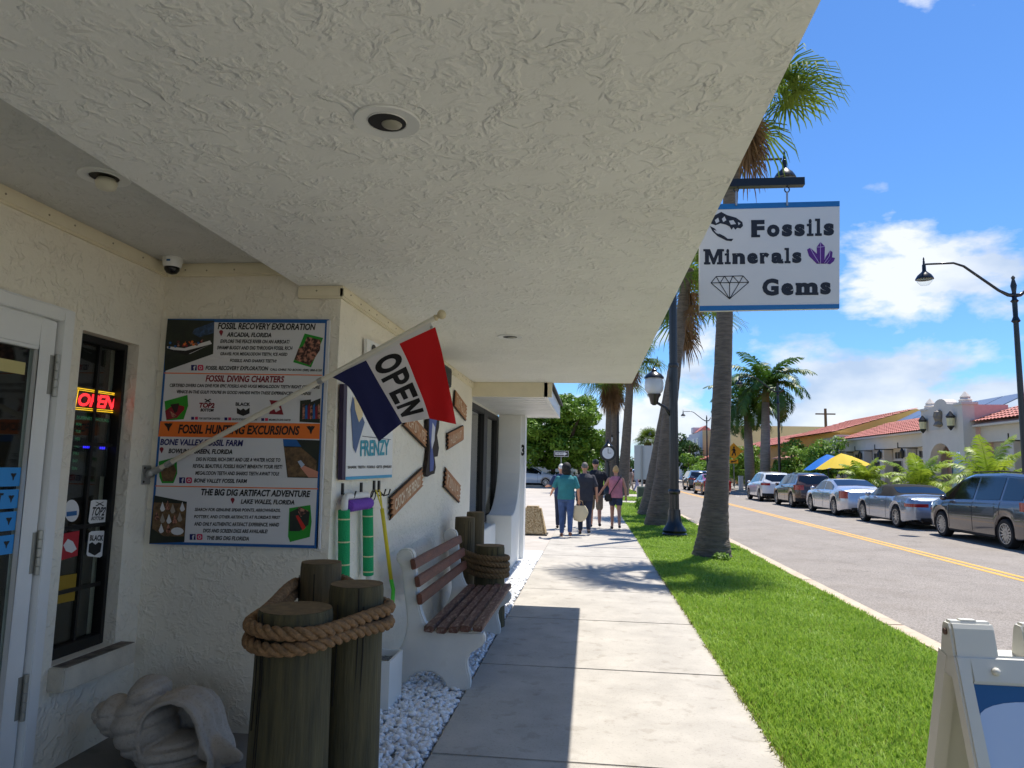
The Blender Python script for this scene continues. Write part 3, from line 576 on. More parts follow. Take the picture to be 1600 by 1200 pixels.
BLK = {'O': ([(.5+.5*math.cos(a), .5+.5*math.sin(a)) for a in np.linspace(0,2*math.pi,25)[:-1]], [(.5+.24*math.cos(a), .5+.27*math.sin(a)) for a in np.linspace(0,2*math.pi,25)[:-1]])}
def flag_poly(mb, pts, t0, dt): mb.poly([flag(.3333+.035+.262*b, t0+dt*a, .003) for a,b in pts])
def flag_letter(ch, t0, dt):
    mb = MB(); fm = lambda a, b: flag(.3333+.035+.262*b, t0+dt*a, .003)
    def strip(pts_o, pts_i): n_ = len(pts_o); mb.add([fm(*p) for p in pts_o+pts_i], [(j,(j+1)%n_,n_+(j+1)%n_,n_+j) for j in range(n_)])
    def rect(a0,b0,a1,b1): mb.grid(lambda u,v: fm(lerp(a0,a1,u), lerp(b0,b1,v)), 3, 6)
    if ch == 'O': strip(*BLK['O'])
    if ch == 'P':
        rect(0,0,.3,1); n_ = 13; an = [math.pi/2-math.pi*i/(n_-1) for i in range(n_)]
        o_ = [(.55+.45*math.cos(a), .70+.30*math.sin(a)) for a in an]; i_ = [(.55+.16*math.cos(a), .70+.10*math.sin(a)) for a in an]
        mb.add([fm(*p) for p in o_+i_], [(j,j+1,n_+j+1,n_+j) for j in range(n_-1)]); rect(.3,.80,.55,1); rect(.3,.40,.55,.60)
    if ch == 'E': rect(0,0,.32,1); rect(.32,0,1,.22); rect(.32,.78,1,1); rect(.32,.40,.9,.6)
    if ch == 'N': rect(0,0,.27,1); rect(.73,0,1,1); mb.grid(lambda u,v: fm(lerp(.27,.73,u), lerp(lerp(1,.42,u), lerp(.58,0,u), v)), 4, 5)
    return obj('letter', mb, mat('flag_ink', (20,16,18), .8), f_w, fixn=False)
for i, ch in enumerate('OPEN'): flag_letter(ch, .075+.207*i, .178)
obj('header_band', MB().grid(lambda u,v: lerp(flag(.01+.97*u, 0, .001), p_start.lerp(p_end, lerp(.615,.985,u))+Vector((0,-.012,-.004)), v), 20, 2), mat('header_white', (206,204,198), .8), fl)
for s in (.03,.965): obj('grommet', MB().ball(flag(s,.0,.006)+Vector((0,0,.008)), (.009,.004,.009), 8, 6), m_alu, fl)
# ================================================================ HANGING SIGN
HY = 3.9
def hp(x, y, d=0.): return ony(x, y, HY-d)
hang = thing('hanging_sign', 'white and blue hanging sign reading Fossils Minerals Gems beside the soffit edge', 'sign', hp(1203,484))
obj('panel', MB().prism([hp(1093,319.5),hp(1312,314),hp(1311.5,482),hp(1093,486)], (0,.03,0)), mat('sign_white', (208,208,206), .4), hang)
sgb = mat('sign_blue', (10,104,166), .45); sgk = mat('sign_black', (14,16,26), .5); sgp = mat('sign_purple', (84,22,122), .5)
for pts in ([(1093,319.5),(1312,314),(1312,322.3),(1093,328)], [(1093,478),(1311.5,475),(1311.5,482),(1093,486)]): obj('border_band', MB().prism([hp(x,y,.0015) for x,y in pts], (0,.0014,0)), sgb, hang)
SLAB = {'F':[(0,0),(0,1),(.45,0)], 'i':[(.5,0)], 'l':[(.5,0)], 'M':[(.1,0),(.9,0),(.06,1),(.94,1)], 'n':[(.16,0),(.84,0)], 'r':[(.25,0)], 'm':[(.1,0),(.5,0),(.9,0)], 'a':[(.9,0)]}
def slab_word(s, x0, y0, x1, y1, hcap):
    """bold slab-serif word: heavy outline letters with square serifs on their stems"""
    mb = MB(); hx = .72*hcap
    wd = {'F':1.02,'o':.98,'s':.82,'i':.54,'l':.54,'M':1.5,'n':1.06,'e':.94,'r':.82,'a':.98,'G':1.22,'m':1.56}
    tot = sum(wd[c] for c in s); cx = 0
    for k, c in enumerate(s):
        a0 = (cx+.05)/tot; a1 = (cx+wd[c]-.05)/tot; cx += wd[c]; h = hcap if c in 'FMGil' else hx
        X0, X1 = lerp(x0,x1,a0), lerp(x0,x1,a1); Yb = lerp(y0,y1,(a0+a1)/2); dy = (y1-y0)*(a1-a0)/2
        iw = (X1-X0)
        xi0, xi1 = (X0+iw*.26, X1-iw*.26) if c in 'il' else (X0+iw*.03, X1-iw*.03)
        v_, f_, _ = text2d(c, .055)
        if c == 'M':
            v_ = [(.02,0),(.24,0),(.24,.62),(.44,0),(.56,0),(.76,.62),(.76,0),(.98,0),(.98,1),(.70,1),(.5,.42),(.30,1),(.02,1)]; f_ = [tuple(range(13))]
        mb.add([hp(lerp(xi0,xi1,a), Yb+dy*(2*a-1)-h*b, .0012) for a,b in v_], f_)
        for (sx, sy) in SLAB.get(c, []):
            w_ = iw*(.5 if c in 'il' else .17 if c in 'Mm' else .2); cxp = X0+iw*sx if c in 'il' else X0+iw*(.08+.84*sx)
            if c == 'F' and sx == 0: cxp += iw*.14
            yb = Yb-(h-hcap*.15 if sy else 0)
            mb.poly([hp(cxp-w_,yb,.0016), hp(cxp+w_,yb,.0016), hp(cxp+w_,yb-hcap*.15,.0016), hp(cxp-w_,yb-hcap*.15,.0016)])
        if c in 'ilnrm':
            yt = Yb-(hcap if c == 'l' else hx*(.97 if c != 'i' else .98)); w_ = iw*.36 if c in 'il' else iw*.14
            mb.poly([hp(X0,yt,.0018), hp(X0+w_*1.3,yt,.0018), hp(X0+w_*1.3,yt+hcap*.14,.0018), hp(X0,yt+hcap*.14,.0018)])
    return obj('lettering', mb, sgk, hang, fixn=False)
slab_word('Fossils', 1172, 371, 1305, 368, 27); slab_word('Minerals', 1099, 413.5, 1254, 411, 24); slab_word('Gems', 1189, 462.5, 1300, 460, 27)
# dinosaur skull print: upper skull, jaw, openings
mb = MB()
mb.poly([hp(x,y,.0012) for x,y in ((1110,349),(1114,338),(1127,331),(1136,336),(1150,340),(1160,347),(1161,353),(1157,357),(1152,356),(1149,359),(1146,355),(1143,359),(1140,354),(1134,351),(1126,349),(1118,352))])
mb.poly([hp(x,y,.0012) for x,y in ((1109,353),(1117,357),(1122,364),(1132,369),(1137,373),(1146,373),(1143,377),(1135,376),(1121,369),(1113,361))]); obj('skull_print', mb, sgk, hang)
mb = MB()
for pts in (((1117,344),(1122,340),(1124,346),(1119,349)),((1128,342),(1132,338),(1135,344),(1130,347)),((1139,345),(1146,344),(1150,350),(1142,351)),((1115,359),(1120,361),(1124,366),(1119,364)),((1153,347),(1157,349),(1154,352))): mb.poly([hp(x,y,.002) for x,y in pts])
obj('skull_openings', mb, mat('sign_white2', (200,200,200), .4), hang)
# crystal cluster and diamond
mb = MB()
for pts in (((1276,386),(1282,378),(1289,385),(1288,412),(1277,412)),((1261,390),(1266,387),(1277,397),(1283,412),(1276,412),(1264,400)),((1290,402),(1297,391),(1301,394),(1300,402),(1291,412),(1286,412)),((1292,412),(1300,402),(1305,403),(1303,408),(1297,413))): mb.poly([hp(x,y,.0012) for x,y in pts])
obj('crystal_print', mb, sgp, hang)
def strokes(lines, w, m, name, d=.002):
    mb = MB()
    for (xa,ya),(xb,yb) in lines:
        dx, dy = xb-xa, yb-ya; l = math.hypot(dx,dy); nx_, ny_ = -dy/l*w, dx/l*w
        mb.poly([hp(xa+nx_,ya+ny_,d), hp(xb+nx_,yb+ny_,d), hp(xb-nx_,yb-ny_,d), hp(xa-nx_,ya-ny_,d)])
    return obj(name, mb, m, hang, fixn=False)
strokes([((1282,378),(1282,386)),((1276,386),(1282,386)),((1289,385),(1282,386)),((1282,386),(1282,412)),((1266,387),(1270,395)),((1270,395),(1280,411)),((1297,391),(1296,400)),((1296,400),(1288,411))], .4, mat('sign_lilac', (190,170,210), .5), 'crystal_facets')
dm = [(1111,442),(1119,432),(1132,431.5),(1145,431.5),(1161,431),(1170,441),(1140,467)]; g_ = [(1125,442.5),(1140,443),(1155,442)]
strokes([(dm[0],dm[1]),(dm[1],dm[4]),(dm[4],dm[5]),(dm[5],dm[6]),(dm[6],dm[0]),(dm[0],dm[5]),(dm[1],g_[0]),(g_[0],dm[2]),(dm[2],g_[1]),(g_[1],dm[3]),(dm[3],g_[2]),(g_[2],dm[4]),(g_[0],dm[6]),(g_[1],dm[6]),(g_[2],dm[6])], .6, sgk, 'diamond_print')
# sign bracket on the fascia
br = thing('sign_bracket', 'black square steel beam holding the hanging sign', 'bracket', (EX,HY,3.1))
e0, e1 = hp(1138,287.5), hp(1256,284.5)
obj('beam', MB().prism([(EX-.01,HY-.02,e0.z-.022),(e1.x,HY-.02,e1.z-.022),(e1.x,HY-.02,e1.z+.022),(EX-.01,HY-.02,e0.z+.022)], (0,.045,0)), m_black, br)
obj('wall_plate', MB().box((EX-.008,HY-.07,e0.z-.12),(EX+.008,HY+.08,e0.z+.12)), m_black, br)
for px in (1229.5, 1150):
    t_ = hp(px,290); bo = hp(px,320)
    hk = [t_+Vector((0,.0,.012)), t_+Vector((0,0,-.008))]+[Vector((t_.x+.013*math.sin(a), HY, t_.z-.024-.016*-math.cos(a))) for a in np.linspace(.2,5.2,9)]
    obj('hook', MB().tube(hk, .0035, 6), m_black, br)
    obj('snap_link', MB().tube([t_+Vector((0,0,-.036)), bo+Vector((0,-.006,.012)), bo+Vector((0,-.006,-.006))], .0055, 8), m_alu, br)
# ================================================================ PILINGS, ROPE, BENCH, SHELL
def remesh(mb, vox, it=3, name='m'):
    me = bpy.data.meshes.new(name); me.from_pydata(mb.v, [], mb.f)
    bm = bmesh.new(); bm.from_mesh(me); bmesh.ops.recalc_face_normals(bm, faces=bm.faces); bm.to_mesh(me); bm.free()
    o = bpy.data.objects.new(name, me); COL.objects.link(o)
    r = o.modifiers.new('r', 'REMESH'); r.mode = 'VOXEL'; r.voxel_size = vox; r.use_smooth_shade = True
    if it: s_ = o.modifiers.new('s', 'SMOOTH'); s_.iterations = it; s_.factor = .5
    dg = bpy.context.evaluated_depsgraph_get(); dg.update(); out = bpy.data.meshes.new_from_object(o.evaluated_get(dg)); out.name = name
    bpy.data.objects.remove(o); bpy.data.meshes.remove(me); return out
m_pile = mat('piling_wood', (46,44,27), .8, col2=(86,78,48), vscale=5, stretch=(6,6,.5), bump=.5, bscale=16, detail=8)
m_pile2 = mat('piling_wood_pale', (66,57,39), .8, col2=(100,86,58), vscale=5, stretch=(6,6,.5), bump=.5, bscale=16, detail=8)
m_pend = mat('piling_end', (92,76,50), .85, col2=(130,106,70), vscale=18)
def piling(px, py, Y, dia, label, m=m_pile, lean=(0,0)):
    c = ony(px, py, Y); z = c.z; r = dia/2; t = thing('wood_piling', label, 'piling', (c.x,c.y,0), 'wooden pilings by the shop wall')
    n = 28; prof = [(1.10,-.03),(1.06,.25),(1.0,z-.25),(.985,z-.025),(.95,z)]
    jit = [1+rnd.uniform(-.012,.012)+.018*math.sin(3*6.283*j/n+px) for j in range(n)]
    mb = MB(); vs = []
    for k, zz in prof:
        for j in range(n): a = 6.2832*j/n; rr = r*k*jit[j]; vs.append((c.x+rr*math.cos(a)+lean[0]*zz, c.y+rr*math.sin(a)+lean[1]*zz, zz))
    fs = [(i*n+j,i*n+(j+1)%n,(i+1)*n+(j+1)%n,(i+1)*n+j) for i in range(4) for j in range(n)]
    obj('shaft', mb.add(vs, fs), m, t, smooth=True, auto=50, fixn=False)
    obj('end_grain', MB().poly([Vector(v)+Vector((0,0,.001)) for v in vs[-n:]]), m_pend, t, fixn=False)
    for i in range(3):
        a = -1.6+rnd.uniform(-1.2,.8); x, y = c.x+r*1.012*math.cos(a), c.y+r*1.012*math.sin(a)
        obj('crack', MB().tube([(x,y,z-rnd.uniform(.0,.1)),(x+.004,y,z-.25),(x-.003,y,z-rnd.uniform(.35,.6))], .0025, 4), mat('crack', (22,19,13), .9), t)
    return c, r
cl = [piling(463,950,2.75,.292,'short thick green-brown piling at the front of the near roped cluster', lean=(.0,.0)), piling(558,912,3.02,.235,'piling on the sidewalk side of the near roped cluster'), piling(502,878,3.5,.205,'tallest rear piling of the near roped cluster below the poster', m_pile2)]
cf = [piling(766,852,7.15,.30,'short thick piling wrapped in coiled rope beyond the bench'), piling(727,808,7.45,.215,'slim piling touching the far armrest side of the bench', m_pile2), piling(743,800,7.75,.20,'tallest piling behind the coiled rope beside the black windows', m_pile2)]
def hull(pts):
    pts = sorted(set(pts)); 
    def half(ps):
        h = []
        for p in ps:
            while len(h) > 1 and (h[-1][0]-h[-2][0])*(p[1]-h[-2][1])-(h[-1][1]-h[-2][1])*(p[0]-h[-2][0]) <= 0: h.pop()
            h.append(p)
        return h
    a = half(pts); b = half(pts[::-1]); return a[:-1]+b[:-1]
m_rope = mat('manila_rope', (128,98,66), .9, var=.4, vscale=60, bump=.6, bscale=260)
m_rope2 = mat('old_rope', (104,84,58), .9, var=.3, vscale=60, bump=.6, bscale=260)
def rope(name, label, circ, zs, R_, m, pitch, tilt=lambda x,y:0, loc=None, sag=None):
    t = thing(name, label, 'rope', loc)
    for ti, z0 in enumerate(zs):
        pts = [(round(c.x+(r+R_*.95)*math.cos(a),5), round(c.y+(r+R_*.95)*math.sin(a),5)) for c, r in circ for a in np.linspace(0,6.2832,41)[:-1]]
        h = hull(pts); h.append(h[0]); P_ = [Vector((x,y,z0+tilt(x,y))) for x,y in h]
        # resample
        D = [0]
        for i in range(1,len(P_)): D.append(D[-1]+(P_[i]-P_[i-1]).length)
        n = int(D[-1]/.012); Q = []
        for i in range(n+1):
            d = D[-1]*i/n; k = max(j for j in range(len(D)) if D[j] <= d+1e-9); k = min(k, len(P_)-2); f = (d-D[k])/max(1e-9, D[k+1]-D[k]); Q.append(P_[k].lerp(P_[k+1], f)+Vector((0,0,.006*math.sin(d*9+ti*2))))
        turns = round(D[-1]/pitch)
        for s in range(3):
            path = []
            for i, p in enumerate(Q):
                tg = (Q[min(i+1,n)]-Q[max(i-1,0)]).normalized(); up = Vector((0,0,1)); sd = tg.cross(up).normalized(); a = 6.2832*(turns*i/n+s/3)
                path.append(p+(up*math.cos(a)+sd*math.sin(a))*R_*.56)
            obj('strand', MB().tube(path, R_*.50, 8, caps=False), m, t, smooth=True, fixn=False)
    return t
rope('rope', 'thick tan twisted rope wrapped twice around the near pilings', cl, (.955,.902), .0265, m_rope, .125, lambda x,y: .03*(y-2.9), (cl[0][0].x,2.6,.9))
rope('rope', 'weathered brown rope coiled around the far pilings beyond the bench', cf, (.70,.645,.59,.535), .028, m_rope2, .12, lambda x,y: -.10*(x+1.2), (cf[0][0].x,7,.6))
# bench
BY0, BY1 = 5.13, 6.80
bench = thing('park_bench', 'white concrete bench with brown wooden slats against the shop wall', 'bench', (-1.2,5.9,0))
m_bconc = mat('bench_concrete', (206,204,198), .7, var=.07, vscale=3, bump=.15, bscale=90); speckle(m_bconc, 5, .25, .6, .75)
m_slat = mat('slat_wood', (104,60,42), .55, var=.3, vscale=9, stretch=(4,.6,4), bump=.4, bscale=30); m_slat2 = mat('seat_slat_worn', (88,56,44), .6, col2=(150,128,116), vscale=16, stretch=(3,.7,3), bump=.5, bscale=30, thr=(.48,.72))
prof = [(618.7,855),(621,848),(626.7,844),(633,842.3),(639,842.5),(644,846),(647,852),(649,871),(651,897),(653.6,921.7),(658,943),(664.7,960),(676,968),(700,971),(730,972),(753,972),(757,976),(758,982),(757,989),(753,994.5),(745,1000),(737.5,1004),(731.5,1011),(729.6,1020),(731,1031),(734,1042),(735,1054),(732.7,1066),(716,1065),(698,1063),(696,1053),(690,1043.6),(681,1037),(671,1034),(660,1034),(649,1037),(640,1043),(633,1053),(616,1053),(599.7,1052.5),(600.5,1040),(604.5,1029),(613,1014),(626.7,994.5),(633,979),(636,963),(635,940),(631,906),(629,885),(627,871),(620,862)]
pr = [ony(x,y,BY0) for x,y in prof]; zmin = min(p.z for p in pr)
pr = [Vector((max(p.x,-1.545), 0, p.z-zmin-.02)) for p in pr]
for y in (BY0, BY1): obj('end_panel', MB().prism([p+Vector((0,y,0)) for p in pr], (0,.085,0)), m_bconc, bench, bevel=.012)
for px, py, wv, hv, ang, m in ((641.5,865,.036,.075,-12,m_slat),(648,892,.036,.075,-10,m_slat),(651.5,919,.036,.075,-8,m_slat)):
    c = ony(px,py,BY0); Mx = Matrix.Translation((c.x+.035,0,c.z-zmin-.02)) @ Matrix.Rotation(R(ang),4,'Y'); obj('back_slat', MB().box((-wv/2,BY0-.06,-hv/2),(wv/2,BY1+.13,hv/2), Mx), m, bench, bevel=.006)
for i, (px, py) in enumerate(((672.6,967),(691.6,969),(710.6,968),(728.4,966.5),(748.4,966))):
    c = ony(px,py,BY0); Mx = Matrix.Translation((c.x,0,c.z-zmin-.012)) @ Matrix.Rotation(R(4-i*1.),4,'Y'); obj('seat_slat', MB().box((-.034,BY0-.06,-.022),(.034,BY1+.13,.022), Mx), m_slat2, bench, bevel=.006)
# giant shell ornament
shx, shy = -2.53, 3.62
def sp(px, py, dy=0.): 
    p = ony(px,py,shy); return Vector((p.x, shy+dy, p.z))
zg = sp(265,1187).z
mb = MB()
def whorl(px, py, rx, ry, rz, ribs, amp, tw=0., ph=0.):
    c = sp(px,py,.04); c.z -= zg; Mx = Matrix.Rotation(R(tw),3,'Y')
    def f(u, v):
        th = math.pi*u; a = 6.28318*v
        k = 1-amp*max(0,1-abs(((ribs*u+ph)%1)-.5)*5)
        return c + Mx @ Vector((rx*k*math.sin(th)*math.cos(a), ry*k*math.sin(th)*math.sin(a), rz*math.cos(th)*(1+.25*amp*math.sin(ribs*th+ph))))
    mb.grid(f, 48, 40, True)
whorl(222,1126,.158,.17,.185,7,.16,-14); whorl(228,1078,.105,.13,.095,5,.14,-25,.6); whorl(176,1112,.085,.12,.105,5,.14,-8,.3); whorl(156,1108,.05,.08,.06,4,.14,0)
lip = [(236,1118),(241,1102),(252,1088),(268,1078),(288,1073),(308,1079),(321,1092),(329,1108),(333,1126),(338,1142),(346,1156),(349,1168),(346,1181),(322,1190),(285,1192),(258,1184),(240,1165),(234,1140)]
NLP = len(lip)
def cup(t, k):       # open mouth of the shell: lip loop in front, bulging back and closing towards the wall
    i = int(t*NLP) % NLP; f = t*NLP-int(t*NLP); a = lip[i]; b = lip[(i+1) % NLP]; x = lerp(a[0],b[0],f); y = lerp(a[1],b[1],f)
    q = sp(x,y); q.z -= zg; c = sp(288,1130); c.z -= zg
    rib = 1-.10*max(0,1-abs(((k*4.6)%1)-.62)*3.6)*(1 if k > .08 else 0)
    d = q-c; sc2 = (1+.20*math.sin(min(1,k*2)*1.57))*math.sqrt(max(.002,1-max(0,(k-.3)/.7)**2))*rib
    p = c + Vector((d.x*sc2, 0, d.z*sc2)) + Vector((.015*k, -.12+.36*k-(.10*max(0,d.x-.12)), 0)); p.z = max(p.z, .0); return p
n_ = 76; m_k = 26; vs = []; th_ = .022; cc_ = sp(288,1130); cc_.z -= zg
for lay in (0,1):
    for i in range(n_):
        for k in range(m_k+1):
            p = cup(i/n_, k/m_k)
            if lay:
                v_ = Vector((cc_.x-p.x, 0, cc_.z-p.z)); f_ = max(0, k/m_k-.3)/.7; p = p + (v_.normalized()*th_*(1-.7*f_) if v_.length > .03 else Vector()) - Vector((0,th_*1.5*f_,0))
            vs.append(p)
w_ = m_k+1; o_ = n_*w_
fs = [(i*w_+k,i*w_+k+1,((i+1)%n_)*w_+k+1,((i+1)%n_)*w_+k) for i in range(n_) for k in range(m_k)]; fs += [tuple(o_+q for q in f[::-1]) for f in fs]
for i in range(n_): j_ = (i+1)%n_; fs.append((i*w_,j_*w_,o_+j_*w_,o_+i*w_))
fs += [tuple(i*w_+m_k for i in range(n_)), tuple(o_+i*w_+m_k for i in range(n_))[::-1]]
mb.add(vs, fs)
mb.tube([sp(322,1150,.0)-Vector((0,0,zg)), sp(345,1158,-.03)-Vector((0,0,zg)), sp(368,1163,-.05)-Vector((0,0,zg)), sp(388,1166,-.06)-Vector((0,0,zg))], [(.05,.09),(.045,.075),(.03,.05),(.012,.02)], 16)
whorl(262,1166,.20,.17,.085,4,.2,-6,.2)
m_shell = mat('cast_stone', (176,166,154), .85, var=.16, vscale=7, bump=.5, bscale=110); speckle(m_shell, 60, .4, .55, .7)
so_ = obj('shell_ornament', remesh(mb, .0075, 2, 'shell_ornament'), m_shell, smooth=True, fixn=False)
tag(so_, 'large cast stone conch shell ornament on the entry floor below the poster', 'ornament')
# ================================================================ THINGS ON THE SIDE WALL
SX = AX+.004
def wp(x, y, d=0.): return onx(x, y, AX+.012+d)
fz = thing('shop_sign', 'white shop sign reading FRENZY with shark tooth half behind the flag', 'sign', wp(575,750))
obj('panel', MB().prism([wp(543,600,.03),wp(615,597,.03),wp(612.5,746,.03),wp(540,750,.03)], (-.03,0,0)), mat('sign_panel_white', (222,222,220), .4), fz)
obj('side_edge', MB().prism([wp(537.5,600,.028),wp(543.2,600,.0285),wp(540.2,750,.0285),wp(534.5,750,.028)], (-.027,0,0)), mat('sign_edge_plum', (40,22,60), .5), fz)
obj('border_band', MB().poly([wp(540,745,.032),wp(612.5,741.5,.032),wp(612.5,746,.032),wp(540,750,.032)]), mat('sign_teal', (54,150,190), .5), fz, fixn=False)
c_teal = mat('sign_teal_ink', (24,140,160), .5)
mb = MB(); text_on(mb, 'FRENZY', quadmap(wp(563,713,.033),wp(608,711,.033),wp(563.5,688,.033),wp(608.5,687,.033)), .03); obj('lettering', mb, c_teal, fz, fixn=False)
mb = MB(); text_on(mb, 'SHARK TEETH  FOSSILS  GIFTS  JEWELRY', quadmap(wp(543.5,733.5,.033),wp(612,732.5,.033),wp(543.7,728,.033),wp(612.2,727,.033)), .03); obj('lettering', mb, c_ink, fz, fixn=False)
obj('rule_line', MB().poly([wp(566,681,.033),wp(611,686.5,.033),wp(611,687.3,.033),wp(566,682,.033)]), c_ink, fz, fixn=False)
obj('tooth_print', MB().poly([wp(x,y,.033) for x,y in ((551,620),(562,640),(570,660),(561,690),(556,708),(552,700),(550,668),(548,640))]), mat('tooth_slate', (58,84,128), .5), fz)
obj('tooth_print', MB().poly([wp(x,y,.034) for x,y in ((553,620),(566,634),(567,650),(561,660),(555,640))]), mat('tooth_cream', (216,196,150), .5), fz)
gs = thing('wall_plaque', 'small white plaque with black lettering above the flag', 'sign', wp(585,560))
obj('panel', MB().prism([wp(574,529,.025),wp(612,548,.025),wp(612,600,.025),wp(573,600,.025)], (-.025,0,0)), mat('sign_panel_white', (222,222,220)), gs)
obj('dark_print', MB().poly([wp(x,y,.028) for x,y in ngon((584,545),4.2,12,.8,1.6)]), c_ink, gs, fixn=False)
spk = thing('wall_speaker', 'black flat box mounted under the soffit behind the flag', 'speaker', wp(700,600))
a0 = wp(686,556,.10); a1 = wp(708,574,.10)
obj('case', MB().box((AX,a0.y-.2,wp(708,615).z),(AX+.10,a1.y,SZ-.09)), mat('case_black', (24,26,26), .5), spk, bevel=.01)
obj('grille', MB().box((AX+.1001,a0.y-.17,wp(708,615).z+.03),(AX+.106,a1.y-.03,SZ-.12)), mat('grille_dark', (34,38,38), .7, bump=.5, bscale=400), spk)
# carved boards: ragged ends, tilted, white routed lettering
m_board = mat('carved_board', (182,130,88), .7, col2=(150,100,62), vscale=9, stretch=(1,1,1), bump=.4, bscale=40); m_let = mat('routed_white', (214,196,170), .7); m_rim = mat('charred_rim', (36,24,18), .8)
def carved(label, p0, p1, hpx, words, ragl=True, ragr=True):
    """centre line from p0 to p1 on the wall (photo pixels), board height in metres"""
    A, B = wp(*p0), wp(*p1); d = (B-A); Ln = d.length; d.normalize(); up = Vector((1,0,0)).cross(d); up = up if up.z > 0 else -up
    t = thing('carved_board', label, 'sign', (A+B)/2, 'carved wooden boards on the shop wall'); h = hpx
    def outline(g):
        pts = []; n = 4
        for i in range(n*2+1): pts.append((Ln+g-(.06 if (i%2 and ragr) else 0), -h/2-g+(h+2*g)*i/(2*n)))
        for i in range(n*2+1): pts.append((-g+(.06 if (i%2 and ragl) else 0), h/2+g-(h+2*g)*i/(2*n)))
        return [A+d*x+up*y for x,y in pts]
    obj('rim', MB().prism([q+Vector((.012,0,0)) for q in outline(.006)], (-.012,0,0)), m_rim, t)
    bo = obj('face', MB().prism([q+Vector((.022,0,0)) for q in outline(-.004)], (-.0095,0,0)), m_board, t)
    mb = MB(); o_ = Vector((.0235,0,0)); qm = quadmap(A+d*Ln*.1-up*h*.30+o_, A+d*Ln*.9-up*h*.30+o_, A+d*Ln*.1+up*h*.28+o_, A+d*Ln*.9+up*h*.28+o_)
    if words: text_on(mb, words, qm, .035)
    else:           # weathered strokes, too worn to read
        u = .0
        while u < .97:
            w2 = rnd.uniform(.018,.03); k2 = rnd.uniform(-.03,.03); a2, b2 = rnd.choice(((0,1),(0,1),(.1,.95),(.45,1),(0,.5))); mb.poly([qm(u,a2),qm(u+w2,a2),qm(u+w2+k2,b2),qm(u+k2,b2)])
            if rnd.random() < .5: c2 = rnd.choice((.05,.5,.92)); mb.poly([qm(u,c2-.06),qm(u+.08,c2-.06),qm(u+.08,c2+.06),qm(u,c2+.06)])
            u += rnd.uniform(.07,.12)
    lo_ = obj('lettering' if words else 'worn_lettering', mb, m_let, bo, fixn=False)
    if not words: tag(lo_, None, None, kind='stuff')
carved('carved wooden board reading CATCH THE FRENZY, rising to the right above the bench', (607,795), (658,745), .165, 'CATCH THE FRENZY')
carved('carved wooden board sloping down to the right below the flag, left of the blue carving', (629,650), (664,687), .15, None)
carved('small carved wooden board rising to the right beside the blue carving', (697,690), (722,676), .17, None, True, False)
carved('carved wooden board sloping down to the right above the far pilings', (693,745), (717,772), .2, None)
carved('carved wooden board partly behind the red flag corner under the soffit', (709,622), (727,646), .18, None, False, True)
ca = thing('carved_fish', 'tall narrow blue and white carved fish hung on the shop wall', 'carving', wp(674,743))
ol = [(669,640),(678,640),(687,652),(686,668),(683,680),(686,700),(684,713),(679,714),(681,730),(679,740),(673,742),(668,745),(665,740),(668,722),(670,705),(669,680)]
obj('body', MB().prism([wp(x,y,.03) for x,y in ol], (-.03,0,0)), m_rim, ca)
obj('back_paint', MB().prism([wp(x,y,.034) for x,y in ((671,642),(677,642),(683,654),(681,668),(679,684),(676,700),(678,722),(677,735),(672,737),(672,718),(673,700),(671,680))], (-.003,0,0)), mat('carving_blue', (52,74,148), .5), ca)
obj('belly_paint', MB().prism([wp(x,y,.036) for x,y in ((676,660),(680,668),(679,688),(675,702),(674,690),(675,674))], (-.001,0,0)), mat('carving_white', (206,206,214), .5), ca)
# pipe frame with foam sleeves
def wpx(x, y, d): return onx(x, y, AX+d)
pf = thing('foam_rack', 'white pipe frame with green foam legs and purple grip hung on wall hooks', 'frame', wpx(555,900,.06))
m_pvc = mat('pvc_white', (216,214,208), .4)
tl, tr_ = wpx(539,779,.06), wpx(574,775,.06); bl, brr = wpx(537,915,.06), wpx(576,905,.06)
obj('pipe', MB().tube([bl, wpx(538,800,.06), tl+Vector((0,0,-.01)), tl+Vector((0,.02,.01)), tr_+Vector((0,-.02,.01)), tr_+Vector((0,0,-.02)), wpx(574,800,.06), brr], .021, 12), m_pvc, pf, smooth=True)
m_foam = mat('foam_green', (24,150,92), .9, bump=.5, bscale=90); m_purp = mat('wrap_purple', (110,62,168), .8, bump=.8, bscale=120)
for a, b in ((wpx(537.5,797,.06), bl), (wpx(574.5,794,.06), wpx(575.5,898,.06))):
    sl_ = obj('foam_sleeve', MB().tube([a, a.lerp(b,.5)+Vector((0,.003,0)), b], .036, 16), m_foam, pf, smooth=True, auto=50)
    for f in (.12,.42,.72,.95): q = a.lerp(b, f); obj('tie', MB().tube([q+Vector((0,0,.004)), q-Vector((0,0,.004))], .0375, 14), mat('tie_cream', (200,196,150), .7), sl_)
a, b = wpx(544,791,.075), wpx(577,786,.075); obj('grip_wrap', MB().tube([a.lerp(b, i/24) for i in range(25)], [.034+.004*(i%2) for i in range(25)], 14), m_purp, pf, smooth=True)
for i, (x, y) in enumerate(((537,757),(566,756),(586,753),(593.5,753))):
    hk = thing('coat_hook', ('leftmost black wall hook above the pipe frame','second black wall hook above the purple grip','black wall hook left of the yellow tool head','rightmost black wall hook holding the yellow tool')[i], 'hook', wpx(x,y+12,.01), 'black hooks under the shop sign')
    obj('plate', MB().prism([wpx(x-1,y-2,.012),wpx(x+1,y-2,.012),wpx(x+.6,y+16,.012),wpx(x-1.4,y+16,.012)], (-.012,0,0)), m_blk, hk)
    q = wpx(x,y+15,.012); obj('prong', MB().tube([q, q+Vector((.03,0,-.03)), q+Vector((.065,.01,-.02)), q+Vector((.075,.012,.02))], .006, 6), m_blk, hk)
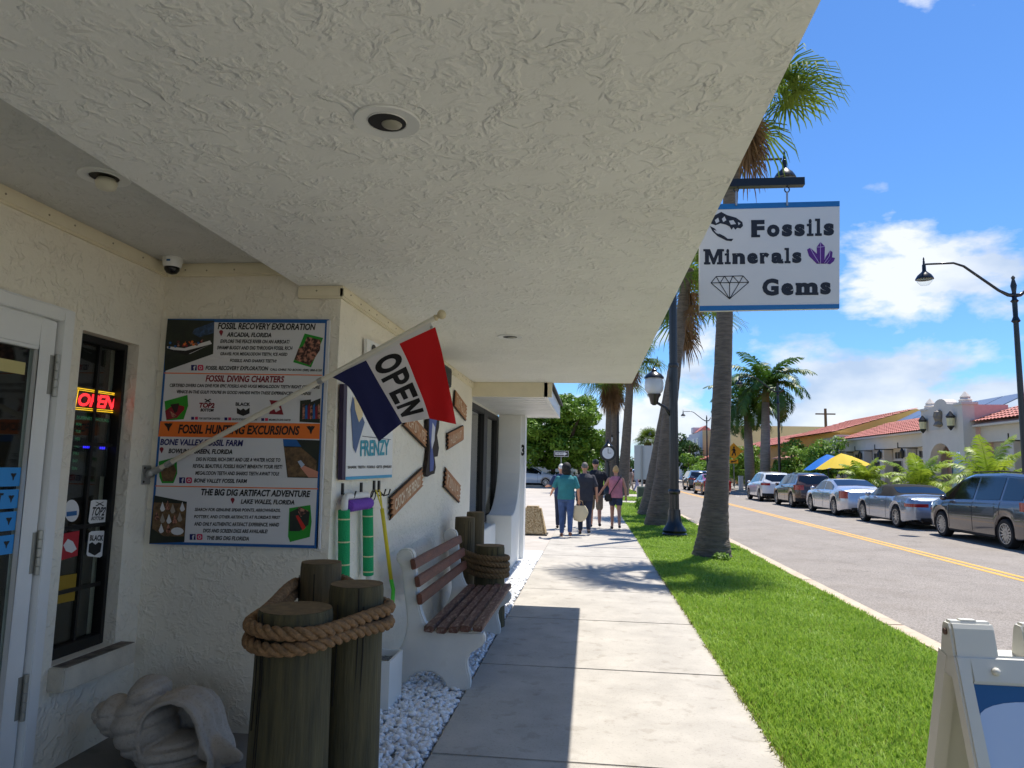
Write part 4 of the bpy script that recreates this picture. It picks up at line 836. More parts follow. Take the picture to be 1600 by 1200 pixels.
yt = thing('sand_scoop', 'long yellow handled scoop with wire head leaning against the shop wall', 'tool', wpx(614,930,.10))
h0, h1, h2 = wpx(597,795,.07), wpx(611,905,.10), wpx(614.5,922,.12); h3 = wpx(613,945,.16)
obj('handle', MB().tube([h0, h0.lerp(h1,.5), h1], .014, 10), mat('handle_yellow', (206,186,30), .45), yt, smooth=True)
obj('handle_end', MB().tube([h1, h2, h3], .0145, 10), mat('handle_green', (70,190,50), .45), yt, smooth=True)
for dx in (-2.5, 2.5): obj('prong', MB().tube([h0, wpx(591.5+dx,770,.07), wpx(590+dx,766,.08)], .006, 6), mat('handle_yellow', (206,186,30)), yt)
rg = wpx(583,774,.07); obj('wire_ring', MB().tube([rg+Vector((0,.05*math.cos(a),.035*math.sin(a))) for a in np.linspace(0,6.283,18)], .004, 5), m_blk, yt)
bx_ = thing('sifter_tray', 'white wire sifting tray on the gravel behind the near bench end', 'tray', (-1.42,4.75,0))
c = Vector((-1.40,4.78,.0))
obj('bin', MB().box((c.x-.11,c.y-.16,0),(c.x+.11,c.y-.145,.30)).box((c.x-.11,c.y+.145,0),(c.x+.11,c.y+.16,.30)).box((c.x-.11,c.y-.145,0),(c.x-.095,c.y+.145,.30)).box((c.x+.095,c.y-.145,0),(c.x+.11,c.y+.145,.30)), m_pvc, bx_)
sq = MB()
for i in range(8): sq.box((c.x-.095,c.y-.14+.04*i,.25),(c.x+.095,c.y-.136+.04*i,.254))
for i in range(5): sq.box((c.x-.09+.04*i,c.y-.145,.2545),(c.x-.086+.04*i,c.y+.145,.2585))
tag(obj('mesh_screen', sq, mat('screen_wire', (150,150,146), .4, metal=.6), bx_), None, None, kind='stuff')
# ================================================================ A-FRAME SIGN
ARZ = 1.135; _c = onz(1476,968,ARZ); AXL, AXR, ARY = _c.x, _c.x+.63, _c.y
af = thing('sandwich_board', 'white plastic sandwich board with blue topped poster standing on the grass', 'sandwich board', (AXL+.3,ARY,0))
m_pl = mat('plastic_white', (214,212,202), .45); leafy(m_pl, .12)
def leg(side):
    """one leaf of the A: raised rim, recessed panel; side -1 is towards the camera"""
    y1 = ARY+side*.36
    def q(u, v, d): # u across 0..1, v down 0..1, d outwards
        p = Vector((lerp(AXL,AXR,u), lerp(ARY+side*.03,y1,v), lerp(ARZ-.10,-.01,v))); n = Vector((0, side*ARZ, .33)).normalized(); return p+n*d
    mb = MB(); 
    for u0,u1,v0,v1 in ((0,.06,0,1),(.94,1,0,1),(.06,.94,0,.07),(.06,.94,.93,1)): mb.prism([q(u0,v0,.02),q(u1,v0,.02),q(u1,v1,.02),q(u0,v1,.02)], q(0,0,-.028)-q(0,0,.02))
    o = obj('leaf_panel', mb, m_pl, af, bevel=.006)
    obj('insert', MB().prism([q(.06,.07,.008),q(.94,.07,.008),q(.94,.93,.008),q(.06,.93,.008)], q(0,0,-.004)-q(0,0,.008)), m_pl, o)
    return o, q
lf, q = leg(-1); lb, _q = leg(1)
def af_poly(name, pts, m, d): return obj(name, MB().poly([q(u,v,d) for u,v in pts]), m, lf, fixn=False)
af_poly('poster_field', [(.062,.072),(.938,.072),(.938,.928),(.062,.928)], mat('aframe_blue', (10,78,130), .4), .0095)
af_poly('poster_disc', [(.065,.92)]+[(.30-.235*math.cos(a), .155-.045*math.sin(a)) for a in np.linspace(0,math.pi,13)]+[(.62,.30),(.93,.36),(.93,.92)], mat('aframe_pale', (176,194,222), .4), .0105)
for u0, u1 in ((0,.21),(.33,.67),(.79,1)):
    x0, x1 = lerp(AXL,AXR,u0)+.002, lerp(AXL,AXR,u1)-.002
    hbk = obj('hinge_block', MB().prism([(x0,ARY-.062,ARZ-.17),(x0,ARY-.03,ARZ-.02),(x0,ARY-.02,ARZ),(x0,ARY+.02,ARZ),(x0,ARY+.03,ARZ-.02),(x0,ARY+.062,ARZ-.17)], (x1-x0,0,0)), m_pl, af, bevel=.008)
    obj('hinge_slot', MB().box((lerp(x0,x1,.3),ARY-.012,ARZ+.0005),(lerp(x0,x1,.65),ARY+.012,ARZ+.004)), m_pl, hbk)
for i in range(3): obj('rivet', MB().ball(q(.17+.33*i,.038,.024), .012, 10, 6), m_pl, af, smooth=True)
obj('hinge_pin', MB().tube([(AXL-.004,ARY,ARZ-.035),(AXL+.01,ARY,ARZ-.035)], .01, 10), mat('pin_rust', (90,60,44), .6), af)
# ================================================================ NEIGHBOUR UNIT
nb = thing('neighbour_shop', 'white neighbouring shop with lapped soffit and tall black framed windows', 'building', (-2.5,11,0))
m_nw = mat('neighbour_white', (222,220,212), .6, var=.05, vscale=2, bump=.2, bscale=60)
NX, NY1 = -1.62, 12.78
obj('wall', MB().box((-9,9.06,-.1),(NX-.35,12.7,3.0)).box((NX-.35,9.06,-.1),(NX-.02,12.3,.72)).box((NX-.35,9.06,2.46),(NX-.02,12.3,3.0)).box((-9,12.7,-.1),(NX-.3,12.9,3.0)), m_nw, nb)
fr = MB()
for y0, y1 in ((9.06,9.22),(10.6,10.95),(12.1,12.3)): fr.box((NX-.09,y0,.72),(NX-.0,y1,2.46))
fr.box((NX-.09,9.22,2.38),(NX-.002,12.1,2.46)).box((NX-.09,9.22,.72),(NX-.002,12.1,.80)); wf = obj('window', fr, m_blk, nb)
for y0, y1 in ((9.22,10.6),(10.95,12.1)): obj('pane', MB().box((NX-.06,y0,.8),(NX-.05,y1,2.38)), glass('shop_glass', (.35,.38,.38), 2.2, .35), wf)
obj('sill_block', MB().box((NX,9.5,-.05),(NX+.16,11.0,.70)), m_nw, nb, bevel=.01)
fin = [(12.3,2.5),(12.3,1.75)]+[(12.3-1.15*(1-math.cos(a)), 1.75-.93*math.sin(a)) for a in np.linspace(.12,math.pi/2,9)]+[(11.05,.82),(11.05,-.05),(12.7,-.05),(12.7,2.5)]
obj('buttress', MB().prism([(NX+.0,y,z) for y,z in fin], (.40,0,0)), m_nw, nb, bevel=.01)
obj('corner_post', MB().box((NX+.40,12.35,-.05),(NX+.47,12.66,2.5)).box((NX+.30,12.7,-.05),(NX+.44,12.78,2.5)), m_white, nb)
mb = MB(); qq = onx(808,700,NX+.475); text_on(mb, '3', quadmap((NX+.408,12.346,qq.z-.10),(NX+.465,12.346,qq.z-.10),(NX+.408,12.346,qq.z+.10),(NX+.465,12.346,qq.z+.10)), .05); obj('house_number', mb, m_blk, nb, fixn=False)
mb = MB()
for i in range(26): mb.box((NX-.03,9.06+.144*i,2.5+.004*(i%2)),(-.60,9.06+.144*i+.136,2.52))
tag(obj('soffit_boards', mb, m_white, nb), None, None, kind='stuff')
obj('soffit_deck', MB().box((NX-.03,9.06,2.519),(-.60,NY1,2.56)), mat('groove_grey', (150,150,146), .8), nb)
obj('fascia', MB().box((-.60,9.0,2.485),(-.555,NY1+.03,2.70)).box((NX,NY1,2.485),(-.60,NY1+.03,2.70)), m_white, nb)
obj('roof', MB().prism([(-.50,9.06,2.70),(-.50,9.06,2.73),(-3.4,9.06,4.1),(-3.4,9.06,4.0)], (0,NY1+.05-9.06,0)), mat('shingle_dark', (66,64,62), .9, var=.3, vscale=8), nb)
# ================================================================ STREET LAMPS
m_lampb = mat('lamp_black', (14,15,16), .3, spec=.6)
m_globe = mat('lamp_globe', (214,216,214), .25, trans=.35, spec=.5)
def bell(mb, c, s=1.):  # bell shaped shade with stem, hanging at c (top)
    return mb.lathe([(.02,.14),(.03,.10),(.035,.0),(.055,-.02),(.06,-.22),(.09,-.26),(.20,-.36),(.26,-.46),(.27,-.50),(.25,-.50),(.1,-.40)], c, 18)
def lamp_near(loc, label):
    x, y = loc; t = thing('street_lamp', label, 'street lamp', (x,y,0), 'black street lamps along the near verge'); V_ = lambda a,b,c: Vector((x+a,y+b,c))
    flute = MB(); n = 32; prof = [(.115,.62),(.112,1.1),(.105,2.5),(.10,4.2),(.085,9.45)]
    vs = [(x+r*(1-.07*(j%2))*math.cos(6.2832*j/n), y+r*(1-.07*(j%2))*math.sin(6.2832*j/n), z) for r,z in prof for j in range(n)]
    obj('pole', flute.add(vs, [(i*n+j,i*n+(j+1)%n,(i+1)*n+(j+1)%n,(i+1)*n+j) for i in range(4) for j in range(n)]), m_lampb, t)
    obj('base', MB().lathe([(.30,-.02),(.30,.06),(.27,.09),(.285,.14),(.25,.20),(.20,.27),(.165,.36),(.15,.5),(.14,.64)], V_(0,0,0), 24), m_lampb, t, smooth=True, auto=40)
    obj('collar', MB().lathe([(.12,1.0),(.145,1.03),(.145,1.09),(.12,1.12)], V_(0,0,0), 20).lathe([(.12,4.1),(.13,4.14),(.12,4.2)], V_(0,0,0), 20), m_lampb, t, smooth=True, auto=40)
    # lower globe bracket
    obj('globe_arm', MB().tube([V_(-.08,0,2.92),V_(-.2,0,3.10),V_(-.36,0,3.20),V_(-.46,0,3.24)], [.045,.038,.035,.04], 10), m_lampb, t, smooth=True)
    g = obj('globe_lamp', MB().lathe([(.04,3.16),(.09,3.20),(.12,3.34),(.16,3.40),(.17,3.43)], V_(-.47,0,0), 20), m_lampb, t, smooth=True, auto=40)
    obj('globe', MB().lathe([(.15,3.43),(.215,3.52),(.235,3.64),(.225,3.76),(.20,3.84)], V_(-.47,0,0), 24), m_globe, g, smooth=True)
    obj('globe_cap', MB().lathe([(.25,3.83),(.24,3.86),(.18,3.93),(.10,3.98),(.06,4.01),(.08,4.04),(.04,4.07),(.012,4.13)], V_(-.47,0,0), 20), m_lampb, g, smooth=True, auto=40)
    obj('top_arm', MB().tube([V_(0,0,9.35),V_(.5,0,9.42),V_(2.72,0,9.42)], [.045,.035,.03], 8), m_lampb, t)
    h = obj('lamp_head', bell(MB(), V_(2.78,0,9.40)).lathe([(.012,9.52),(.03,9.56),(.012,9.62)], V_(2.78,0,0), 10), m_lampb, t, smooth=True, auto=40)
    obj('lamp_glass', MB().lathe([(.235,8.905),(.21,8.82),(.13,8.73),(.02,8.70)], V_(2.78,0,0), 18), glass('lamp_clear', (.95,.97,.97), 1., .1), h, smooth=True)
    return t
l0 = lamp_near((2.03,17.42), 'nearest black street lamp with white globe beside the palm trunks')
copy_tree(l0, Matrix.Translation((-.1,32.6,0)), 'second black street lamp of the near verge, behind the clock'); copy_tree(l0, Matrix.Translation((-.1,66,0)), 'farthest black street lamp of the near verge')
def lamp_far(loc, label):
    x, y = loc; t = thing('street_lamp', label, 'street lamp', (x,y,0), 'curved arm street lamps across the road'); V_ = lambda a,b,c: Vector((x+a,y+b,c))
    obj('pole', MB().lathe([(.20,-.0),(.20,.3),(.12,.5),(.10,1.2),(.085,4),(.075,6.4),(.13,6.45),(.10,6.52),(.07,6.6),(.075,7.05),(.12,7.1),(.07,7.16),(.06,7.4),(.09,7.6),(.04,7.8),(.06,7.86),(.02,7.92)], V_(0,0,0), 14), m_lampb, t, smooth=True, auto=40)
    s = -1
    obj('arm', MB().tube([V_(0,0,7.28),V_(s*.18,0,7.3),V_(s*.45,0,7.45),V_(s*1.45,0,8.25),V_(s*1.75,0,8.36),V_(s*2.6,0,8.33)], [.07,.06,.045,.04,.035,.03], 8), m_lampb, t, smooth=True)
    obj('arm_curl', MB().tube([V_(0,0,7.28),V_(.18,0,7.3),V_(.34,0,7.42),V_(.42,0,7.62),V_(.5,0,7.66)], [.07,.06,.05,.04,.03], 8), m_lampb, t, smooth=True)
    h = obj('lamp_head', bell(MB(), V_(s*2.65,0,8.33)).lathe([(.012,8.45),(.03,8.49),(.012,8.56)], V_(s*2.65,0,0), 8), m_lampb, t, smooth=True, auto=40)
    obj('lamp_glass', MB().lathe([(.235,7.83),(.21,7.74),(.13,7.65),(.02,7.62)], V_(s*2.65,0,0), 14), glass('lamp_clear', (.95,.97,.97), 1., .1), h, smooth=True)
    return t
l1 = lamp_far((13.3,23.2), 'nearest curved arm street lamp at the right edge of the picture')
copy_tree(l1, Matrix.Translation((0,28.2,0)), 'curved arm street lamp half hidden by the royal palms'); copy_tree(l1, Matrix.Translation((0,59,0)), 'curved arm street lamp in front of the cream building'); copy_tree(l1, Matrix.Translation((0,104,0)), 'farthest curved arm street lamp down the street')
# ================================================================ PALMS
m_trunk = mat('palm_trunk_grey', (122,112,98), .9, col2=(82,74,64), vscale=3, stretch=(1.5,1.5,9), bump=1., bscale=7, bdist=.04); m_trunk2 = mat('royal_trunk', (160,150,138), .85, col2=(128,120,110), vscale=2, stretch=(1,1,6), bump=.6, bscale=8, bdist=.03)
m_fan = mat('fan_frond', (62,92,30), .7, col2=(120,140,52), vscale=1.2, spec=.15); leafy(m_fan, .3)
m_dead = mat('dead_frond', (92,68,44), .85, col2=(140,108,70), vscale=3); leafy(m_dead, .15)
m_feath = mat('feather_frond', (38,74,24), .45, col2=(84,120,40), vscale=.9, spec=.4); leafy(m_feath, .3)
m_lime = mat('lime_frond', (92,128,30), .45, col2=(170,186,60), vscale=1.1, spec=.4); leafy(m_lime, .4)
def strips(segs):
    """list of polylines with widths -> ribbon mesh arrays"""
    V = []; Fq = []
    for path, side, ws in segs:
        k = len(V)
        for p, w in zip(path, ws): V.append(p-side*w); V.append(p+side*w)
        Fq += [(k+2*i, k+2*i+1, k+2*i+3, k+2*i+2) for i in range(len(path)-1)]
    return np.array([tuple(v) for v in V]), np.array(Fq)
def fan(base, d, size, n, droop, g, out, pet=.8):
    """fan leaf: petiole then radiating narrow blades with drooping tips"""
    d = Vector(d).normalized(); up = Vector((0,0,1)); s = d.cross(up); s = s.normalized() if s.length > .05 else Vector((1,0,0)); u = s.cross(d)
    hub = base+d*size*pet-up*.08*size*pet; out.append(([base, base.lerp(hub,.5)+up*.03, hub], s, [.02,.016,.012]))
    for i in range(n):
        a = R(-125+250*i/(n-1)+g.uniform(-3,3)); L_ = size*(.62+.38*math.cos(a*.6))*(1 if pet > .5 else .55+.45*math.cos(a*.7))*g.uniform(.9,1.1); dd = (d*math.cos(a)+s*math.sin(a)+u*.12).normalized()
        p1 = hub+dd*L_*.5; p2 = hub+dd*L_*.85-up*droop*L_*.25; p3 = p2+(dd*.25-up*droop*.75)*L_*.35
        sd = dd.cross(u).normalized(); out.append(([hub, p1, p2, p3], sd, [.010,.024*size,.016*size,.003]))
def fan_palm(name, label, base, path, rads, nfan, ndead, size, seed, group, pet=.8, els=(-35,75)):
    g = random.Random(seed); t = thing(name, label, 'palm tree', base, group)
    tk = MB(); P_ = [Vector(p) for p in path]; Q = []; rr = []
    for i in range(len(P_)-1):
        for k in range(14): f = k/14; Q.append(P_[i].lerp(P_[i+1], f)); rr.append(lerp(rads[i],rads[i+1],f)*(1+g.uniform(-.025,.025)))
    Q.append(P_[-1]); rr.append(rads[-1]); obj('trunk', tk.tube(Q, rr, 18), m_trunk, t, smooth=True)
    top = P_[-1]; out = []
    for i in range(nfan):
        az = 6.2832*i*.618; el = R(g.uniform(*els)); fan(top, (math.cos(az)*math.cos(el), math.sin(az)*math.cos(el), math.sin(el)), size*g.uniform(.85,1.1), 26, g.uniform(.5,1.0), g, out, pet)
    v, f = strips(out); npmesh('crown', v, f, m_fan, t)
    if ndead:
        out = []
        for i in range(ndead):
            az = 6.2832*i*.618; b = top-Vector((0,0,g.uniform(.1,1.2))); fan(b, (math.cos(az)*.16, math.sin(az)*.16, -1), size*g.uniform(.55,.8), 20, .8, g, out, .35)
        v, f = strips(out); npmesh('dead_skirt', v, f, m_dead, t)
    return t
GP = 'fan palms on the near verge'
def pth(pts, Y): return [ony(x,y,Y) for x,y in pts]
b1 = onz(1112,871); fan_palm('fan_palm', 'nearest grey palm trunk with flared base on the verge', b1, pth([(1112,876),(1114,840),(1119,780),(1125,690),(1130,560),(1134,440),(1142,300),(1156,210),(1166,150)], b1.y), [.38,.29,.22,.18,.16,.145,.135,.13,.12], 18, 22, .95, 3, GP, .9, (-55,40))
b2 = onz(1030,822); fan_palm('fan_palm', 'leaning palm trunk directly behind the nearest street lamp', b2, pth([(1028,824),(1031,790),(1037,740),(1046,650),(1056,560),(1068,470),(1076,420)], b2.y), [.40,.31,.24,.20,.175,.16,.15], 20, 7, 1.0, 5, GP)
b3 = onz(1013,806); fan_palm('fan_palm', 'dark leaning palm trunk left of the leaning trunk behind the lamp', b3, pth([(1010,806),(1016,780),(1026,720),(1040,640),(1058,540),(1068,470)], b3.y), [.33,.27,.22,.18,.165,.15], 20, 14, 1.25, 6, GP)
b4 = onz(973,774); fan_palm('fan_palm', 'slender plain palm trunk right of the street clock', b4, pth([(972,775),(975,740),(979,680),(983,620),(987,560)], b4.y), [.42,.34,.28,.24,.2], 22, 10, 1.4, 7, GP)
for i, (xa, xb, Y, lb) in enumerate(((949,953,47,'palm with hanging brown skirt left of the street clock'),(958,962,50,'palm with brown skirt just behind the street clock'))):
    fan_palm('fan_palm', lb, ony(xa,760,Y), [Vector((ony(xa,720,Y).x,Y,0)), ony((xa+xb)/2,660,Y), ony(xb,585,Y)], [.22,.2,.18], 22, 40, 1.5, 11+i, GP)
fan_palm('fan_palm', 'distant full fan palm above the grey sign back', (12.9,160,0), [Vector((12.9,160,0)), Vector((12.9,160,5)), Vector((12.9,160,8.3))], [.4,.3,.3], 46, 30, 2.0, 21, 'fan palms far down the street')
# small shrub at the foot of the near palm and by the second
def leaf_cloud(lobes, n, size, seed, flat=.0):
    """leaf-sized faces through the volume of ellipsoid lobes [(cx,cy,cz,rx,ry,rz)]"""
    g = np.random.default_rng(seed); V = []; w = np.array([l[3]*l[4]+l[4]*l[5]+l[3]*l[5] for l in lobes]); w = w/w.sum(); cnt = (w*n).astype(int)+1
    for l, c in zip(lobes, cnt):
        d = g.normal(size=(c,3)); d /= np.linalg.norm(d,axis=1)[:,None]; r = g.uniform(.55,1.05,c)**.6; p = np.array(l[:3])+d*r[:,None]*np.array(l[3:])
        nrm = d*.7+g.normal(size=(c,3))*.6+np.array([0,0,.5]); nrm /= np.linalg.norm(nrm,axis=1)[:,None]
        a = np.cross(nrm, g.normal(size=(c,3))); a /= np.linalg.norm(a,axis=1)[:,None]; b = np.cross(nrm,a); s = size*g.uniform(.6,1.35,(c,1))
        V.append(np.stack([p-a*s, p+b*s*.45+nrm*s*.12, p+a*s, p-b*s*.45+nrm*s*.12],1))
    V = np.concatenate(V); k = len(V); return V.reshape(-1,3), np.arange(4*k).reshape(k,4)
m_leaf = mat('leaf_green', (72,108,30), .5, col2=(128,162,52), vscale=.8, spec=.35); leafy(m_leaf, .3)
m_leaf2 = mat('leaf_dark', (40,70,26), .5, col2=(74,108,40), vscale=.9, spec=.35); leafy(m_leaf2, .25)
m_leaf3 = mat('leaf_fresh', (92,130,40), .5, col2=(134,164,62), vscale=1.2, spec=.35); leafy(m_leaf3, .35)
m_bark = mat('bark', (92,78,62), .9, var=.3, vscale=6, bump=.5)
def shrub(name, label, cat, lobes, n, size, m, base, seed, trunk=None, group=None, trad=.06):
    t = thing(name, label, cat, base, group); v, f = leaf_cloud(lobes, n, size, seed); npmesh('crown' if trunk else 'foliage', v, f, m, t)
    if trunk:
        for tr in trunk: obj('trunk' if tr is trunk[0] else 'limb', MB().tube(tr, [trad*(1-.6*i/(len(tr)-1)) for i in range(len(tr))], 8), m_bark, t, smooth=True)
    return t
q_ = onz(1122,874); shrub('small_fern', 'tiny green tuft growing at the foot of the nearest palm trunk', 'plant', [(q_.x,q_.y-.33,.07,.16,.12,.09)], 240, .03, m_leaf3, q_, 31)
q_ = onz(1008,800); shrub('low_shrub', 'low green shrub at the foot of the dark leaning palm', 'shrub', [(q_.x,q_.y-.4,.3,.4,.3,.32)], 500, .06, m_leaf, q_, 32)
# royal palms and small feather palms
def frond(base, az, el, L_, drop, g, out, nl, ll, lw=.03, vee=.35):
    d = Vector((math.cos(az), math.sin(az), 0)); up = Vector((0,0,1)); s = Vector((-d.y, d.x, 0)); pts = []
    for i in range(nl+1):
        f = i/nl; ang = el-drop*f**1.3; 
        pts.append(base if i == 0 else pts[-1]+(d*math.cos(ang)+up*math.sin(ang))*L_/nl)
    out.append((pts, s, [lerp(.03,.005,i/nl) for i in range(nl+1)]))
    for i in range(2, nl+1):
        f = i/nl; l = ll*(math.sin(math.pi*min(1,.12+.85*f))**.6)*g.uniform(.85,1.1); tg = (pts[i]-pts[i-1]).normalized(); nr = s.cross(tg)
        for sg in (-1, 1):
            for kk in range(2):
                dd = (s*sg*g.uniform(.8,1.)+tg*.55+nr*g.uniform(-.1,vee)).normalized(); p0 = pts[i]-tg*(L_/nl)*.5*kk; p1 = p0+dd*l*.55; p2 = p1+(dd*.8-up*.55)*l*.45
                out.append(([p0,p1,p2], tg, [lw*.5,lw,.004]))
def feather_palm(name, label, base, top, rads, nfr, L_, ll, m, seed, group, mt, drop=(1.3,2.0), el=(10,80), lw=.03, multi=None):
    g = random.Random(seed); t = thing(name, label, 'palm tree', base, group); P_ = [Vector(base), Vector(base).lerp(Vector(top),.45), Vector(top)]
    obj('trunk', MB().tube(P_, rads, 14), mt, t, smooth=True)
    if name == 'royal_palm': obj('crownshaft', MB().tube([P_[2], P_[2]+Vector((0,0,.5)), P_[2]+Vector((0,0,1.3))], [rads[2]*1.05,rads[2]*1.1,rads[2]*.6], 12), mat('crownshaft', (112,104,64), .7, col2=(86,96,48), vscale=3), t, smooth=True)
    out = []; b = P_[2]+Vector((0,0,1.2 if name == 'royal_palm' else 0))
    for i in range(nfr):
        f = (i+.5)/nfr; frond(b, 6.2832*i*.618+g.uniform(-.2,.2), R(lerp(el[1],el[0],f)), L_*g.uniform(.85,1.08), lerp(drop[0],drop[1],f)*g.uniform(.85,1.15), g, out, 24, ll, lw)
    v, f = strips(out); npmesh('crown', v, f, m, t); return t
feather_palm('royal_palm', 'left of the two tall royal palms across the road', (13.7,62.5,0), (13.55,62.3,5.9), [.42,.40,.30], 26, 4.2, 1.0, m_feath, 41, 'royal palms across the road', m_trunk2, (1.3,2.3), (-5,80), .06)
feather_palm('royal_palm', 'right and taller of the two royal palms across the road', (13.75,57.6,0), (13.9,57.4,7.1), [.40,.38,.28], 27, 4.2, 1.0, m_feath, 42, 'royal palms across the road', m_trunk2, (1.3,2.3), (-5,80), .06)
for i, (x, y, zt, L_, lb) in enumerate(((13.9,37.6,1.15,1.5,'small lime green palm beside the yellow umbrella'),(13.9,31.6,1.05,1.9,'small lime green palm behind the silver convertible'),(13.9,26.4,1.25,2.0,'small lime green palm behind the grey minivan'))):
    feather_palm('small_palm', lb, (x,y,0), (x,y,zt), [.09,.08,.07], 14, L_, .5, m_lime, 51+i, 'small palms in front of the arcade', m_bark, (.9,1.7), (25,88), .024)
# trees
def tree(label, base, H_, lobes, n, size, m, seed, group=None, cat='tree', name='tree'):
    b = Vector(base); tr = [[b, b+Vector((.1,0,H_*.3)), b+Vector((0,.1,H_*.55))]]
    for l in [q for q in lobes if q[2] > H_*.6][:4]: tr.append([b+Vector((.08,0,H_*.28)), b.lerp(Vector(l[:3]),.55), Vector(l[:3])])
    return shrub(name, label, cat, lobes, n, size, m, base, seed, tr, group, .2*H_/6)
rg_ = random.Random(77)
tl_ = []
for i in range(120):
    a = rg_.uniform(0,6.283); rr = rg_.random()**.5; z = rg_.uniform(2.0,7.3); w_ = (1-abs((z-4.4)/4.0)**2)**.5 if abs(z-4.4) < 4 else .1
    tl_.append((-3.1+4.6*rr*w_*math.cos(a), 60+4.2*rr*w_*math.sin(a), z, rg_.uniform(.7,1.25), rg_.uniform(.7,1.25), rg_.uniform(.5,.85)))
tree('broad dense green tree behind the parking lot', (-3.2,60,0), 7, tl_, 40000, .17, m_leaf, 61)
tl2 = [(rg_.uniform(-16,-8), rg_.uniform(62,68), rg_.uniform(2.5,6.5), rg_.uniform(1,1.6), 1.2, rg_.uniform(.6,.9)) for i in range(30)]
tree('dark tree standing left of the broad green tree', (-12,65,0), 6, tl2, 6000, .22, m_leaf2, 62)
hd = [(x, 59.4+rg_.uniform(-.3,.3), .55, .8, .6, .75) for x in np.arange(-14,-.9,.9)]
shrub('hedge', 'clipped dark hedge along the back of the parking lot', 'hedge', hd, 5200, .12, m_leaf2, (-7,59.4,0), 63)
hd = [(rg_.uniform(-.6,.6), y, rg_.uniform(.4,1.7), .6, .9, .6) for y in np.arange(63,95,1.3)]
shrub('hedge', 'loose green hedge beside the sidewalk beyond the clock', 'hedge', hd, 3200, .14, m_leaf, (0,78,0), 64)
def rnd_tree(label, x, y, H_, w, m, seed, n=2600, size=.16, low=.25, group='street trees across the road'):
    g = random.Random(seed); lo = []
    for i in range(16):
        z = lerp(H_*low, H_*.92, g.random()); k = math.sqrt(max(.08, 1-((z-H_*.55)/(H_*.5))**2)); a = g.uniform(0,6.283); r = w*k*g.random()**.5*.8
        lo.append((x+r*math.cos(a), y+r*math.sin(a), z, w*g.uniform(.3,.5), w*g.uniform(.3,.5), w*g.uniform(.22,.38)))
    return tree(label, (x,y,0), H_, lo, n, size, m, seed, group)
rnd_tree('bushy green tree behind the brown car', 15.2,47.5,4.0,1.7,m_leaf3,71,3600,.13); rnd_tree('bushy green tree behind the white car', 15.0,54,4.0,1.9,m_leaf3,72,3600,.14); rnd_tree('green tree behind the pedestrian crossing sign', 14.9,69,4.3,2.0,m_leaf3,73,3200,.16)
rnd_tree('green tree just right of the nearest palm trunk', 15.2,77,3.6,1.8,m_leaf3,74,2000,.18); rnd_tree('dark tree to the right of the street lamp post', 13.6,104,7.0,2.6,m_leaf2,75,3000,.24); rnd_tree('low green tree in front of the dark tree by the lamp post', 13.8,97,3.6,2.2,m_leaf,76,2200,.2)
for i, (x, y) in enumerate(((14.2,88),(14.6,83.5),(14.4,92.5))): rnd_tree(('leafy shrub behind the red car','leafy shrub left of the cream building door','leafy shrub beyond the red car')[i], x,y,2.6,1.9,m_leaf3,80+i,1500,.18,.1)
rnd_tree('treetop showing above the yellow building roof', 26,62,7.0,1.6,m_leaf3,84,1200,.2,.6)
# distant masses of trees closing the street
far = [(rg_.uniform(-60,90), rg_.uniform(300,360), rg_.uniform(1,5.5), rg_.uniform(3,6), 3, rg_.uniform(1.6,3)) for i in range(110)]
v, f = leaf_cloud(far, 22000, .6, 91); tag(npmesh('far_woodland', v, f, m_leaf2), 'distant band of trees closing the end of the street', 'trees', kind='stuff')
# ================================================================ BUILDINGS ACROSS THE ROAD
m_ar = mat('arcade_stucco', (206,198,188), .8, var=.05, vscale=1.5, bump=.2, bscale=30); m_pk = mat('arcade_pink', (214,178,168), .8, var=.05); m_tile = mat('roof_tile', (190,112,98), .7, col2=(160,84,72), vscale=3)
m_ye = mat('yellow_stucco', (214,176,98), .8, var=.06, vscale=1); m_ye2 = mat('ochre_stucco', (206,150,92), .8, var=.06); m_cr = mat('cream_stucco', (226,206,152), .8, var=.05); m_lb = mat('pale_blue_stucco', (190,200,208), .8)
m_dg = mat('dark_glass', (30,36,42), .08, spec=.7)
FX = 17.0
ab = thing('arcade_building', 'long white arcade with red tile roof and arched entrance tower', 'building', (FX,36,0))
obj('wall', MB().box((FX,20,3.05),(FX+9,49.3,3.8)).box((FX+.5,20,-.05),(FX+9,49.3,3.05)), m_ar, ab)
ye = [20,23.6,27.2,30.6, 37.2,40.2,43.2,46.2,49.3]
for i, y in enumerate(ye): obj('pillar', MB().box((FX-.02,y-.28,-.05),(FX+.45,y+.28,3.1)), m_ar, ab)
obj('end_pillar', MB().box((FX-.35,49.3,-.05),(FX+.5,50.0,4.0)).box((FX-.45,49.2,4.0),(FX+.6,50.1,4.12)).prism([(FX-.4,49.25,4.12),(FX+.55,49.25,4.12),(FX+.55,50.05,4.12),(FX-.4,50.05,4.12)], (0,0,.05)), m_ar, ab)
